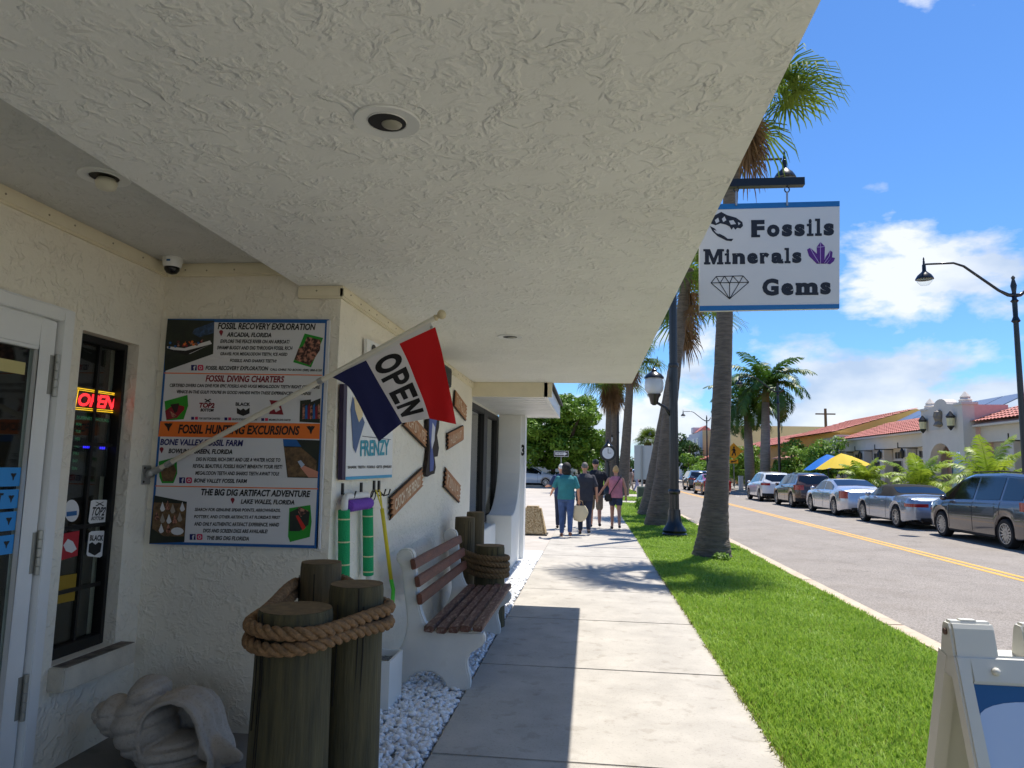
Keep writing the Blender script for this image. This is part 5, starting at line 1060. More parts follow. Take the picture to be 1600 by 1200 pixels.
for a, b in zip(ye, ye[1:]):
    if a == 30.6: continue
    w = obj('shop_window', MB().box((FX+.46,a+.3,.5),(FX+.49,b-.3,2.35)), m_dg, ab)
    obj('transom', MB().box((FX+.44,a+.3,2.35),(FX+.49,b-.3,2.45)).box((FX+.44,(a+b)/2-.04,.1),(FX+.488,(a+b)/2+.04,2.35)), m_ar, w)
    for k in range(6): obj('transom_pane', MB().box((FX+.47,a+.45+k*(b-a-.9)/6,2.5),(FX+.492,a+.45+(k+.7)*(b-a-.9)/6,2.85)), m_dg, w)
    obj('blade_sign_bar', MB().box((FX-1.0,(a+b)/2-.02,2.95),(FX,(a+b)/2+.02,3.0)).box((FX-1.0,(a+b)/2-.02,2.95),(FX-.96,(a+b)/2+.02,3.25)), m_lampb, ab)
    obj('wall_lantern', MB().lathe([(.03,-.3),(.1,-.22),(.12,.1),(.05,.22),(.01,.3)], (FX-.15,a+.02,2.75), 8), m_lampb, ab)
# barrel-tile slopes: corrugated courses stepped one over the other
def tile_roof(parent, x0, z0, x1, z1, y0, y1, pitch=.26, course=.42):
    nrow = max(2, int(math.hypot(x1-x0,z1-z0)/course)); V = []; Fq = []; ny = int((y1-y0)/pitch*6)
    ys = np.linspace(y0,y1,ny+1); cor = .045*np.abs(np.sin(np.pi*(ys-y0)/pitch))
    for r in range(nrow):
        f0, f1 = r/nrow, (r+1)/nrow+.02
        k = len(V)
        for yv, c in zip(ys, cor): V.append((lerp(x0,x1,f0), yv, lerp(z0,z1,f0)+c+.05)); V.append((lerp(x0,x1,f1), yv, lerp(z0,z1,f1)+c+.0))
        Fq += [(k+2*i,k+2*i+1,k+2*i+3,k+2*i+2) for i in range(ny)]
    return tag(npmesh('roof_tiles', np.array(V), np.array(Fq), m_tile, parent), None, None, kind='stuff')
obj('roof', MB().prism([(FX-.35,20,3.8),(FX+3,20,4.98),(FX+3.2,20,4.98),(FX+9,20,4.9),(FX+9,20,3.7),(FX-.35,20,3.72)], (0,12.9,0)).prism([(FX-.35,36.6,3.8),(FX+3,36.6,4.98),(FX+9,36.6,4.9),(FX+9,36.6,3.7),(FX-.35,36.6,3.72)], (0,12.7,0)), m_ar, ab)
tile_roof(ab, FX-.42, 3.8, FX+2.9, 4.98, 36.6, 49.3); tile_roof(ab, FX-.42, 3.9, FX+2.9, 5.1, 20, 32.7)
for k in range(5):
    for (ya, yb) in ((36.8,49.0),(20,32.4)): obj('solar_panel', MB().prism([(FX+3.2,ya+(yb-ya)*k/5,5.05),(FX+3.2,ya+(yb-ya)*(k+.95)/5,5.05),(FX+4.6,ya+(yb-ya)*(k+.95)/5,5.75),(FX+4.6,ya+(yb-ya)*k/5,5.75)], (0,0,.05)), mat('solar_grey', (92,104,124), .3), ab)
# entrance tower with arch
TY0, TY1 = 32.7, 36.6; aw0, aw1, az0 = 33.75, 35.95, 2.1
arch = [(TY0,-.05),(aw0,-.05),(aw0,az0)]+[((aw0+aw1)/2-1.1*math.cos(a), az0+.98*math.sin(a)) for a in np.linspace(.1,math.pi-.1,13)]+[(aw1,az0),(aw1,-.05),(TY1,-.05),(TY1,4.72),(35.6,4.82)]+[(34.65+.62*math.cos(a), 4.82+.32*math.sin(a)) for a in np.linspace(.1,math.pi-.1,9)]+[(33.7,4.82),(TY0,4.72)]
tw = obj('entrance_tower', MB().prism([(FX-.7,y,z) for y,z in arch], (.5,0,0)), m_ar, ab)
obj('tower_side', MB().box((FX-.2,TY0,-.05),(FX+1.2,TY0+.25,4.72)), m_pk, ab); obj('tower_side', MB().box((FX-.2,TY1-.25,-.05),(FX+1.2,TY1,4.72)), m_ar, ab)
obj('tower_back', MB().box((FX+.3,TY0+.25,-.05),(FX+.45,TY1-.25,4.7)), m_pk, ab)
obj('entrance_door', MB().box((FX+.22,aw0+.2,.0),(FX+.29,aw1-.15,2.25)), mat('door_blue', (52,84,128), .3), ab)
for y in (33.0,36.25):
    obj('finial', MB().box((FX-.75,y-.35,4.72),(FX-.05,y+.35,4.82)).lathe([(.30,4.82),(.26,4.90),(.28,4.95),(.20,5.02),(.22,5.08),(.03,5.32)], (FX-.4,y,0), 8), m_ar, ab)
    ln = obj('wall_lantern', MB().lathe([(.02,-.45),(.12,-.32),(.15,-.28),(.17,.14),(.2,.18),(.08,.34),(.02,.42)], (FX-.9,y+(.35 if y < 34 else -.25),4.05), 8), m_lampb, ab)
    obj('lantern_glass', MB().lathe([(.152,-.24),(.172,.1)], (FX-.9,y+(.35 if y < 34 else -.25),4.05), 8), mat('lantern_glass', (206,196,150), .3), ln)
obj('recess_panel', MB().box((FX-.715,33.75,3.72),(FX-.70,35.75,4.40)), mat('panel_shade', (190,186,182), .8), ab)
obj('relief_emblem', MB().lathe([(.05,-.36),(.3,-.28),(.2,-.1),(.28,.16),(.24,.36),(.06,.46)], (FX-.72,34.7,4.18), 10), mat('relief_grey', (92,96,110), .6, col2=(150,130,90), vscale=6), ab)
# yellow building
yb = thing('yellow_building', 'two-tone yellow building with red tile roof beyond the arcade', 'building', (FX,62,0))
obj('wall', MB().box((FX,50.1,-.05),(FX+9,62,4.45)), m_ye, yb); obj('rear_wing', MB().box((FX+.6,62,-.05),(FX+9,88,4.1)), m_ye2, yb)
obj('gable', MB().prism([(FX,50.08,4.45),(FX+9,50.08,4.45),(FX+5,50.08,6.0)], (0,.05,0)), m_ye, yb)
obj('roof', MB().prism([(FX-.5,50.0,4.36),(FX+5,50.0,6.05),(FX+10,50.0,4.4)], (0,12.2,0)).prism([(FX+.1,62.2,4.05),(FX+5,62.2,5.6),(FX+10,62.2,4.1)], (0,26,0)), m_ye, yb)
tile_roof(yb, FX-.55, 4.38, FX+5, 6.06, 50.0, 62.2, .3, .5); tile_roof(yb, FX+.05, 4.08, FX+5, 5.62, 62.2, 88.2, .34, .6)
for (y0,y1,z0,z1) in ((57.3,58.6,3.0,3.5),(57.3,58.6,2.3,2.8)): obj('vent_window', MB().box((FX-.03,y0,z0),(FX+.02,y1,z1)), m_dg, yb)
obj('mural_panel', MB().box((FX-.04,51.0,2.5),(FX,53.6,4.1)), mat('mural_grey', (150,156,156), .7, col2=(196,196,186), vscale=1.5), yb)
obj('awning', MB().prism([(FX,55,3.2),(FX-1.6,55,2.75),(FX-1.6,55,2.68),(FX,55,3.0)], (0,7,0)), mat('awning_rose', (190,140,124), .8), yb)
for i in range(5):
    y = 63.5+i*4.6; w = obj('arch_window', MB().prism([(FX+.57,yy,zz) for yy,zz in [(y,0),(y+2.4,0),(y+2.4,1.9)]+[(y+1.2+1.2*math.cos(a),1.9+.9*math.sin(a)) for a in np.linspace(.2,2.94,8)]+[(y,1.9)]], (.02,0,0)), m_dg, yb)
cb = thing('cream_building', 'tall cream and pale blue building with tiled porch farther down the street', 'building', (18,110,0))
obj('wall', MB().box((FX+1.5,95,-.05),(40,118,7.6)), m_cr, cb); obj('blue_wall', MB().box((FX-.5,118,-.05),(40,134,7.2)), m_lb, cb)
obj('front_wall', MB().box((FX-.8,104,-.05),(FX+1.5,118.1,7.4)), m_lb, cb); obj('front_side', MB().box((FX-.8,103.9,-.05),(FX+1.5,104.0,7.4)), m_cr, cb)
obj('porch_roof', MB().prism([(FX-2.2,96,3.1),(FX+1.6,96,4.4),(FX+1.6,96,3.1)], (0,7.8,0)), m_tile, cb)
obj('roof_cap', MB().prism([(FX-.9,108,7.4),(FX+1.5,108,7.4),(FX+.3,108,8.4)], (0,5,0)), m_tile, cb)
obj('parapet', MB().box((FX-1.0,112,7.4),(FX+1.6,114,8.3)), mat('pure_white', (222,222,222)), cb)
for (y0,z0) in ((98.5,4.9),(108,4.6),(112,4.6),(108,1.2),(112,1.2)):
    xx = FX+1.46 if y0 < 100 else FX-.84; w = obj('window', MB().box((xx,y0-.15,z0-.15),(xx+.03,y0+1.75,z0+1.95)), m_white, cb); obj('pane', MB().box((xx-.02,y0,z0),(xx+.01,y0+1.6,z0+1.8)), m_dg, w)
# more roofs that close the view on both sides of the street
for i, (x0,x1,y0,y1,h,m,lb) in enumerate(((FX-1,32,140,175,6.5,m_cr,'far cream block beyond the cream building'),(FX-1,32,185,260,5.5,m_ar,'far white block at the end of the right side'),(-22,-2,100,130,4.6,m_ar,'low white shop on the left beyond the tree'),(-26,-3,140,210,5.2,m_ye,'far ochre shop on the left side'),(-40,-8,70,92,4.2,m_ar,'low white market building behind the parking lot hedge'))):
    t = thing('distant_building', lb, 'building', ((x0+x1)/2,(y0+y1)/2,0), 'distant buildings'); obj('wall', MB().box((x0,y0,-.05),(x1,y1,h)), m, t)
    obj('roof', MB().prism([(x0-.6,y0-.5,h),(x1+.6,y0-.5,h),((x0+x1)/2,y0-.5,h+1.4)], (0,y1-y0+1,0)), m_tile if i != 4 else m_white, t)
    sx = x0-.03 if x0 > 0 else x1+.0
    for k in range(int((y1-y0)/5)): obj('window', MB().box((sx,y0+1.5+5*k,.8),(sx+.03,y0+4+5*k,2.8)), m_dg, t)
# ================================================================ STREET FURNITURE
# umbrellas
def umbrella(label, x, y, col, name, tilt):
    t = thing('patio_umbrella', label, 'umbrella', (x,y,0), 'patio umbrellas outside the arcade'); Mx = Matrix.Rotation(R(tilt),3,'Y'); m = mat(name, col, .8); leafy(m, .35)
    obj('pole', MB().tube([(x,y,0),(x,y,2.75)], .03, 8), m_lampb, t); obj('base', MB().lathe([(.3,0),(.3,.05),(.08,.1)], (x,y,0), 14), m_lampb, t)
    n = 8; vs = []
    for k, (r, z) in enumerate(((.02,2.72),(.55,2.5),(1.05,2.22),(1.45,1.98))):
        for j in range(n*4):
            a = 6.2832*j/(n*4); sag = -.07*(r/1.45)*abs(math.sin(n*a/2)); vs.append(Vector((x,y,2.3))+Mx @ Vector((r*math.cos(a)*(1+.03*math.cos(n*a)), r*math.sin(a), z-2.3+sag)))
    w_ = n*4; obj('canopy', MB().add(vs, [(i*w_+j,i*w_+(j+1)%w_,(i+1)*w_+(j+1)%w_,(i+1)*w_+j) for i in range(3) for j in range(w_)]), m, t, smooth=True, fixn=False)
    for j in range(n): a = 6.2832*j/n; obj('rib', MB().tube([Vector((x,y,2.3))+Mx @ Vector((.02,0,.36)), Vector((x,y,2.3))+Mx @ Vector((1.44*math.cos(a),1.44*math.sin(a),-.35))], .01, 4), m_lampb, t)
umbrella('bright blue patio umbrella beside the yellow building', 14.4,44.6,(20,120,214),'canvas_blue',-8); umbrella('yellow patio umbrella in front of the arcade end pillar', 14.2,41.6,(236,204,64),'canvas_yellow',-6)
fu = thing('closed_umbrella', 'closed pale blue and white umbrella beside the arcade entrance', 'umbrella', (15.2,31.0,0)); obj('pole', MB().tube([(15.2,31,0),(15.2,31,2.6)], .03, 8), m_lampb, fu); obj('folded_canopy', MB().lathe([(.3,.9),(.28,1.1),(.2,1.9),(.08,2.5),(.02,2.6)], (15.2,31,0), 9), mat('canvas_pale', (190,204,222), .8), fu)
# pedestrian crossing sign
c = Vector((13.05,66,0)); ps = thing('crossing_sign', 'yellow diamond pedestrian crossing sign with arrow plate below', 'sign', c)
obj('post', MB().tube([c, c+Vector((0,0,3.9))], .035, 8), mat('galvanised', (150,152,150), .5, metal=.6), ps)
def diam(r, d): return [c+Vector((r*math.cos(a), -.06-d, 3.4+r*math.sin(a))) for a in (0,math.pi/2,math.pi,1.5*math.pi)]
m_sy = mat('sign_yellow', (236,164,30), .5); obj('diamond', MB().prism(diam(.78,0), (0,.02,0)), m_sy, ps)
pl = obj('arrow_plate', MB().box(c+Vector((-.38,-.08,2.3)), c+Vector((.38,-.06,2.66))), m_sy, ps)
fg = lambda pts, d=.004: [c+Vector((x,-.06-d-.004,3.4+z)) for x,z in pts]
wk = MB().poly(fg(ngon((.02,.36),.085,10))).poly(fg([(-.08,.26),(.1,.26),(.12,.0),(.2,-.36),(.12,-.4),(.02,-.1),(-.12,-.42),(-.2,-.38),(-.06,.0)])).poly(fg([(-.08,.24),(-.2,.06),(-.17,.03),(-.04,.16)])).poly(fg([(.08,.22),(.22,.04),(.19,.01),(.06,.14)])); obj('walker_print', wk, m_blk, ps, fixn=False)
obj('arrow_print', MB().poly([c+Vector((x,-.085,z)) for x,z in ((-.28,2.36),(-.24,2.56),(-.06,2.5),(.22,2.6),(.25,2.52),(.0,2.42))]), m_blk, pl, fixn=False)
# white post box like pedestal below
wb = thing('white_bollard', 'white box bollard below the crossing sign', 'bollard', (13.1,63.5,0)); obj('body', MB().box((12.95,63.3,0),(13.3,63.7,1.15)), m_white, wb, bevel=.02); obj('cap', MB().box((12.92,63.27,1.15),(13.33,63.73,1.2)), m_white, wb)
# sign seen from the back, clock, one-way sign, utility pole, planter
c = onz(1012,790); sb_ = thing('road_sign', 'grey back of a large square road sign on the verge', 'sign', c)
d0, d1 = ony(991,697,c.y), ony(1036,749,c.y)
obj('plate', MB().box((d0.x,c.y-.02,ony(1000,749,c.y).z),(d1.x,c.y+.0,ony(1000,696,c.y).z)), mat('sign_alu', (178,182,184), .5, metal=.2), sb_); px_c = ony(1003,700,c.y).x
obj('post', MB().tube([(px_c,c.y-.05,0),(px_c,c.y-.05,ony(1000,696,c.y).z)], .04, 8), mat('galvanised', (150,152,150)), sb_)
ub = thing('utility_cabinet', 'small green-grey utility cabinet beside the dark palm base', 'cabinet', ony(1005,790,30)); u0, u1 = ony(996,760,30), ony(1010,792,30); obj('body', MB().box((u0.x,30,-.02),(u1.x,30.4,u0.z)), mat('cabinet_grey', (120,128,112), .6), ub, bevel=.01); obj('door', MB().box((u0.x+.04,29.99,.1),(u1.x-.04,30.0,u0.z-.06)), mat('cabinet_dark', (70,78,66), .6), ub)
cy = 44.; c = Vector((ony(950,707,cy).x, cy, 0)); ck = thing('street_clock', 'black post clock with white face beside the sidewalk', 'clock', c); zc_ = ony(950,708,cy).z
obj('post', MB().lathe([(.3,0),(.3,.3),(.18,.5),(.12,.9),(.1,zc_-.55),(.2,zc_-.5)], c, 14), m_lampb, ck, smooth=True, auto=40)
obj('case', MB().tube([c+Vector((0,-.14,zc_)), c+Vector((0,.14,zc_))], .50, 24).lathe([(.3,zc_+.45),(.16,zc_+.55),(.06,zc_+.7),(.02,zc_+.85)], c, 12), m_lampb, ck, smooth=True, auto=35)
fc_ = obj('face', MB().tube([c+Vector((0,-.145,zc_)), c+Vector((0,-.16,zc_))], .36, 24), m_white, ck)
obj('hands', MB().box(c+Vector((-.015,-.17,zc_-.02)), c+Vector((.015,-.165,zc_+.28))).box(c+Vector((-.0,-.175,zc_-.012)), c+Vector((.2,-.1705,zc_+.012))), m_blk, fc_)
wy = 55.; c = Vector((ony(877,709,wy).x, wy, 0)); ow = thing('one_way_sign', 'black and white one way arrow sign at the lot edge', 'sign', c); zz = ony(877,709,wy).z
obj('post', MB().tube([c, c+Vector((0,0,zz))], .04, 8), mat('galvanised', (150,152,150)), ow); obj('plate', MB().box(c+Vector((-.56,-.06,zz-.22)), c+Vector((.56,-.04,zz+.22))), m_white, ow)
obj('border_print', MB().box(c+Vector((-.53,-.066,zz-.19)), c+Vector((.53,-.061,zz+.19))), m_blk, ow)
obj('arrow_print', MB().poly([c+Vector((x,-.07,zz+z)) for x,z in ((-.46,-.1),(.22,-.1),(.22,-.16),(.47,0),(.22,.16),(.22,.1),(-.46,.1))]), m_white, ow, fixn=False)
mb = MB(); text_on(mb, 'ONE WAY', quadmap(c+Vector((-.40,-.073,zz-.06)), c+Vector((.18,-.073,zz-.06)), c+Vector((-.40,-.073,zz+.06)), c+Vector((.18,-.073,zz+.06))), .02); obj('lettering', mb, m_blk, ow, fixn=False)
up = thing('utility_pole', 'wooden utility pole behind the yellow building', 'pole', (27,84,0)); obj('post', MB().tube([(27,84,0),(27,84,9.0)], [.2,.15], 8), m_bark, up); obj('crossarm', MB().box((25.9,83.95,8.3),(28.1,84.1,8.45)), m_bark, up)
bp_ = onz(832,834); pb = thing('aggregate_planter', 'tapered exposed aggregate concrete block at the lot corner', 'concrete block', bp_)
m_agg = mat('aggregate', (150,124,84), .9, col2=(196,176,138), vscale=28, bump=1., bscale=34, thr=(.4,.6)); speckle(m_agg, 40, .6, .5, .4)
obj('body', MB().add([bp_+Vector(p) for p in ((-.34,-.3,-.02),(.34,-.3,-.02),(.34,.32,-.02),(-.34,.32,-.02),(-.19,-.17,.66),(.19,-.17,.66),(.19,.2,.66),(-.19,.2,.66))], [(0,1,5,4),(1,2,6,5),(2,3,7,6),(3,0,4,7),(4,5,6,7),(3,2,1,0)]), m_agg, pb, bevel=.05)
obj('base_pad', MB().box(bp_+Vector((-.36,-.32,-.02)), bp_+Vector((.36,.34,.012))), mat('pad_dark', (70,66,62), .9), pb)
wst = thing('wheel_stop', 'white concrete wheel stop at the back of the lot', 'wheel stop', (-5,57.3,0)); obj('body', MB().box((-6.2,57.2,-.02),(-3.9,57.4,.14)), m_kerb, wst, bevel=.03); obj('yellow_end', MB().box((-6.5,57.2,-.02),(-6.2,57.4,.14)), m_yel, wst, bevel=.03)
# white picket rail beyond the lot
pk = thing('rail_fence', 'dark rail fence along the sidewalk beyond the lot', 'fence', (-.9,60,0))
for i in range(14): obj('picket', MB().box((-1.05,60+i*1.0,0),(-.98,60.12+i*1.0,1.75)), m_blk if i%3 else m_bark, pk)
obj('rail', MB().box((-1.04,60,1.55),(-1.0,74,1.62)), m_blk, pk)
# ================================================================ CARS
m_tyre = mat('tyre_rubber', (18,18,19), .85); m_rim_ = mat('rim_alloy', (178,180,182), .3, metal=.8); m_cglass = mat('car_glass', (14,18,22), .04, spec=.8); m_seam = mat('seam_black', (10,10,11), .7); m_tail = mat('tail_red', (150,14,20), .15, spec=.7, coat=.6); m_plate = mat('plate_white', (190,196,196), .5); m_under = mat('under_black', (16,16,17), .8); m_chrome = mat('chrome', (200,202,204), .12, metal=1.)
def paint(name, col, metal=.35): return mat(name, col, .24, metal=metal, coat=1., spec=.5)
def smooth_pl(pts, k=.10):
    ys = np.array([p[0] for p in pts]); zs = np.array([p[1] for p in pts])
    def f(y):
        o = np.array([-1,-.66,-.33,0,.33,.66,1])*k; w = np.array([1,2,3,4,3,2,1]); return float((np.interp(y+o, ys, zs)*w).sum()/w.sum())
    return f
def car(label, loc, spec, col, name='parked_car', group='cars parked across the road', cat='car', rot=0.):
    Ln, Wd, wb, ro, wr_, top, belt, wins, rear, wsh, tails = (spec[k] for k in ('L','W','wb','ro','wr','top','belt','wins','rear','wsh','tails'))
    zt = smooth_pl(top); bl_ = smooth_pl(belt); zb = spec.get('zb',.24); rcr, rcf = .28, .75; m_p = paint('paint_'+spec['n'], col, spec.get('metal',.35))
    yw = (ro, ro+wb); ra = wr_+.065
    def hw(y):
        w = Wd
        if y < rcr: d = max(0,y); w -= rcr*.75*(1-math.sqrt(max(0,1-((rcr-d)/rcr)**2)))
        if y > Ln-rcf: d = max(0,Ln-y); w -= .34*(1-math.sqrt(max(0,1-((rcf-d)/rcf)**2)))
        return w
    def sect(y):
        w = hw(y); zs = zb+ (.10*max(0,(.5-y)/.5) if y < .5 else 0) + (.06*max(0,(y-Ln+.6)/.6))
        zf = zs
        for c in yw:
            d = abs(y-c)
            if d < ra: zs = max(zs, wr_+math.sqrt(ra*ra-d*d))
        Z = zt(y); b = min(bl_(y), Z-.03); cab = max(0,Z-b-.03); s = min(1,cab/.16)
        wrf = w-.07-.34*cab
        q8 = (lerp(w-.08,w-.075,s), lerp(Z-.015,b+.03,s)); q9 = (lerp(w*.78,wrf,s), lerp(Z-.003,Z-.075,s)); q10 = (lerp(w*.45,wrf-.09,s), lerp(Z,Z-.012,s))
        m_ = max(zs+.02, lerp(zs,b,.5))
        return [(0,zf),(w-.24,zf),(w-.24,zs),(w-.035,zs),(w-.004,min(zs+.06,m_)),(w,m_),(w-.012,max(m_,b-.10)),(w-.045,b),q8,q9,q10,(0,Z+.012)]
    ys = sorted(set([round(Ln*i/80,4) for i in range(81)]+[round(c+ra*math.sin(a),4) for c in yw for a in np.linspace(-math.pi/2,math.pi/2,17)]))
    V = []; Fq = []; m = 12
    S_ = [sect(y) for y in ys]
    for y, s in zip(ys, S_): V += [(-x,y,z) for x,z in s]+[(x,y,z) for x,z in s[::-1]]
    w_ = 2*m
    for i in range(len(ys)-1): Fq += [(i*w_+j,i*w_+j+1,(i+1)*w_+j+1,(i+1)*w_+j) for j in range(w_-1)]+[(i*w_+w_-1,i*w_,(i+1)*w_,(i+1)*w_+w_-1)]
    Fq += [tuple(range(w_)), tuple((len(ys)-1)*w_+j for j in range(w_))[::-1]]
    t = thing(name, label, cat, (0,0,0), group); mb = MB(); mb.v = V; mb.f = Fq
    body = obj('body', mb, m_p, t, smooth=True, auto=32)
    parts_ = []
    # side glass
    for (y0,y1) in wins:
        for sg in (-1,1):
            g = MB(); cols = [y0+(y1-y0)*i/14 for i in range(15)]; cols = [y for y in cols if sect(y)[9][1]-sect(y)[8][1] > .05]
            if len(cols) < 2: continue
            vs = []
            for y in cols:
                a, b = sect(y)[8], sect(y)[9]
                for f in (.06,.5,.94): vs.append((sg*(lerp(a[0],b[0],f)+.006), y, lerp(a[1],b[1],f)))
            obj('side_window', g.add(vs, [(i*3+j,i*3+j+1,(i+1)*3+j+1,(i+1)*3+j) for i in range(len(cols)-1) for j in range(2)]), m_cglass if not spec.get('soft') else m_cglass, body, smooth=True)
    def topglass(nm, y0, y1):
        vs = []; n = 10
        for i in range(n+1):
            y = lerp(y0,y1,i/n); s = sect(y); xm = s[10][0]-.0; zz = s[10][1]
            for f in (-1,-.5,0,.5,1): vs.append((f*xm*1.02, y, lerp(s[11][1],zz,abs(f))+.008))
        return obj(nm, MB().add(vs, [(i*5+j,i*5+j+1,(i+1)*5+j+1,(i+1)*5+j) for i in range(n) for j in range(4)]), m_cglass, body, smooth=True)
    topglass('rear_window', *rear); topglass('windscreen', *wsh)
    if spec.get('soft'):
        y0, y1 = spec['soft']; vs = []; n = 20; cols = [lerp(y0,y1,i/n) for i in range(n+1)]
        for y in cols:
            s = sect(y); pts = [(s[8][0],s[8][1]),(s[9][0],s[9][1]),(s[10][0],s[10][1]),(0,s[11][1])]
            vs += [(-x-.004,y,z+.005) for x,z in pts]+[(x+.004,y,z+.005) for x,z in pts[-2::-1]]
        obj('soft_top', MB().add(vs, [(i*7+j,i*7+j+1,(i+1)*7+j+1,(i+1)*7+j) for i in range(n) for j in range(6)]), mat('soft_top_black', (11,11,12), .95), body, smooth=True)
    # rear outline patches
    def outl(s):
        flat = Wd-rcr*.75
        if s < flat: return Vector((s,0)), Vector((0,-1))
        a = min((s-flat)/(rcr*1.2), 1.3); 
        if a <= 1: th = a*math.pi/2; return Vector((flat+rcr*.75*math.sin(th), rcr*(1-math.cos(th)))), Vector((math.sin(th),-math.cos(th)))
        return Vector((Wd, rcr+(a-1)*rcr*1.2)), Vector((1,0))
    def patch(nm, s0, s1, z0, z1, m, d=.012, parent=body, sides=(-1,1)):
        for sg in sides:
            vs = []; n = 10
            for i in range(n+1):
                p, nn = outl(lerp(s0,s1,i/n)); q = p+nn*d
                for z in (z0(i/n) if callable(z0) else z0, z1(i/n) if callable(z1) else z1): vs.append((sg*q.x, q.y, z))
            obj(nm, MB().add(vs, [(i*2,i*2+1,i*2+3,i*2+2) for i in range(n)]), m, parent, smooth=True)
    for (s0,s1,z0,z1) in tails: patch('tail_light', s0, s1, z0, z1, m_tail)
    pz = spec.get('plate',.85); obj('number_plate', MB().box((-.16,-.022,pz-.08),(.16,-.012,pz+.08)), spec.get('platem', m_plate), body)
    patch('rear_bumper_trim', 0, spec.get('btrim',Wd+.05), zb+.05, zb+.05+spec.get('bth',.15), m_under, .006)
    # seams, handles, mirrors
    for y in spec['seams']:
        for sg in (-1,1):
            s = sect(y); pts = [s[4],s[5],s[6],s[7],s[8]]; vs = []
            for x,z in pts: vs += [(sg*(x+.004),y-.007,z),(sg*(x+.004),y+.007,z)]
            obj('door_seam', MB().add(vs, [(i*2,i*2+1,i*2+3,i*2+2) for i in range(4)]), m_seam, body)
    for y in spec['handles']:
        for sg in (-1,1): s = sect(y); obj('door_handle', MB().box((sg*(s[6][0]+.012)-.012,y-.09,s[6][1]-.035),(sg*(s[6][0]+.012)+.012,y+.09,s[6][1]-.008)), m_p if not spec.get('chromeh') else m_chrome, body, bevel=.006)
    ym = spec['mirror']
    for sg in (-1,1): s = sect(ym); obj('mirror', MB().ball((sg*(s[7][0]+.11),ym,s[7][1]+.09), (.10,.07,.075), 12, 8), spec.get('mirm', m_p), body, smooth=True)
    if spec.get('rails'):
        for sg in (-1,1): s0 = [Vector((sg*(sect(y)[9][0]-.02), y, sect(y)[10][1]+.045)) for y in np.linspace(*spec['rails'],8)]; obj('roof_rail', MB().tube(s0, .018, 6), m_under, body)
    for sg in (-1,1): obj('head_light', MB().ball((sg*(Wd-.3),Ln-.18,.72), (.16,.2,.08), 10, 6), mat('headlight', (210,214,218), .1), body, smooth=True)
    obj('sill_trim', MB().box((-Wd+.02,ro+ra+.03,zb-.02),(-Wd+.06,ro+wb-ra-.03,zb+.05)).box((Wd-.06,ro+ra+.03,zb-.02),(Wd-.02,ro+wb-ra-.03,zb+.05)), m_under, body)
    obj('underbody', MB().box((-Wd+.28,.25,.16),(Wd-.28,Ln-.3,zb+.02)), m_under, body)
    for sg in (-1,1): obj('exhaust', MB().tube([(sg*.55,-.01,.27),(sg*.55,.2,.27)], .04, 10), m_chrome, body)
    for y in yw:
        for sg in (-1,1):
            M3 = Matrix.Rotation(R(90*sg),3,'Y'); c = Vector((sg*(Wd-.115),y,wr_))
            wh = obj('wheel', MB().lathe([(wr_*.62,-.08),(wr_*.64,.02),(.05,.03)], c, 20, M3), m_under, t)
            obj('tyre', MB().lathe([(wr_*.66,-.10),(wr_*.9,-.115),(wr_*.985,-.09),(wr_,-.05),(wr_,.05),(wr_*.985,.085),(wr_*.92,.108),(wr_*.70,.105),(wr_*.66,.07)], c, 28, M3, False), m_tyre, wh, smooth=True, auto=40)
            rm = MB().lathe([(wr_*.70,.09),(wr_*.70,.106),(wr_*.65,.106),(wr_*.64,.06)], c, 28, M3, False).lathe([(.055,.05),(.05,.098),(.01,.10)], c, 12, M3)
            ns = spec.get('spokes',10)
            for k in range(ns):
                a = 6.2832*k/ns; e = Vector((math.cos(a),math.sin(a),0)); pr_ = Vector((-e.y,e.x,0)); q = [e*.04+pr_*.022, e*wr_*.67+pr_*.014, e*wr_*.67-pr_*.014, e*.04-pr_*.022]
                rm.prism([c+M3 @ (p+Vector((0,0,.093))) for p in q], M3 @ Vector((0,0,-.02)))
            obj('rim', rm, m_rim_, wh)
    t.matrix_basis = Matrix.Translation((loc[0]+Wd, loc[1]-ro-wb/2, loc[2])) @ Matrix.Translation((0,ro+wb/2,0)) @ Matrix.Rotation(R(rot),4,'Z') @ Matrix.Translation((0,-ro-wb/2,0))
    for ch in ALLCH(t): ch.matrix_parent_inverse = Matrix.Identity(4)
    return t
VAN = dict(bth=.06, metal=.5, n='van', L=5.1, W=.99, wb=3.03, ro=1.05, wr=.345, zb=.24, top=[(0,.95),(.04,1.15),(.28,1.68),(.5,1.74),(1.6,1.78),(2.9,1.75),(3.35,1.64),(4.25,1.13),(4.6,1.05),(4.95,.92),(5.1,.72)], belt=[(0,1.10),(2,1.04),(3.6,.99),(4.2,.98),(5.1,.8)], wins=[(.42,1.22),(1.32,2.42),(2.52,4.0)], rear=(.06,.26), wsh=(3.42,4.2), tails=[(.62,1.28,.90,1.10)], seams=[1.25,2.46,3.62], handles=[2.30,2.62], mirror=3.72, rails=(.6,2.9), spokes=14, plate=.9)
SUV = dict(n='suvw', L=4.65, W=.92, wb=2.70, ro=.98, wr=.36, zb=.28, top=[(0,.98),(.05,1.12),(.42,1.58),(.7,1.65),(1.7,1.70),(2.5,1.66),(2.8,1.58),(3.5,1.14),(4.1,1.05),(4.45,.92),(4.65,.72)], belt=[(0,1.12),(1.2,1.10),(2.4,1.03),(3.4,.97),(4.65,.8)], wins=[(.55,1.02),(1.1,1.98),(2.06,3.3)], rear=(.07,.4), wsh=(2.85,3.45), tails=[(.5,1.2,.93,1.06)], seams=[1.12,2.02,3.02], handles=[1.35,2.25], mirror=3.1, rails=(.7,2.3), spokes=10, plate=.86)
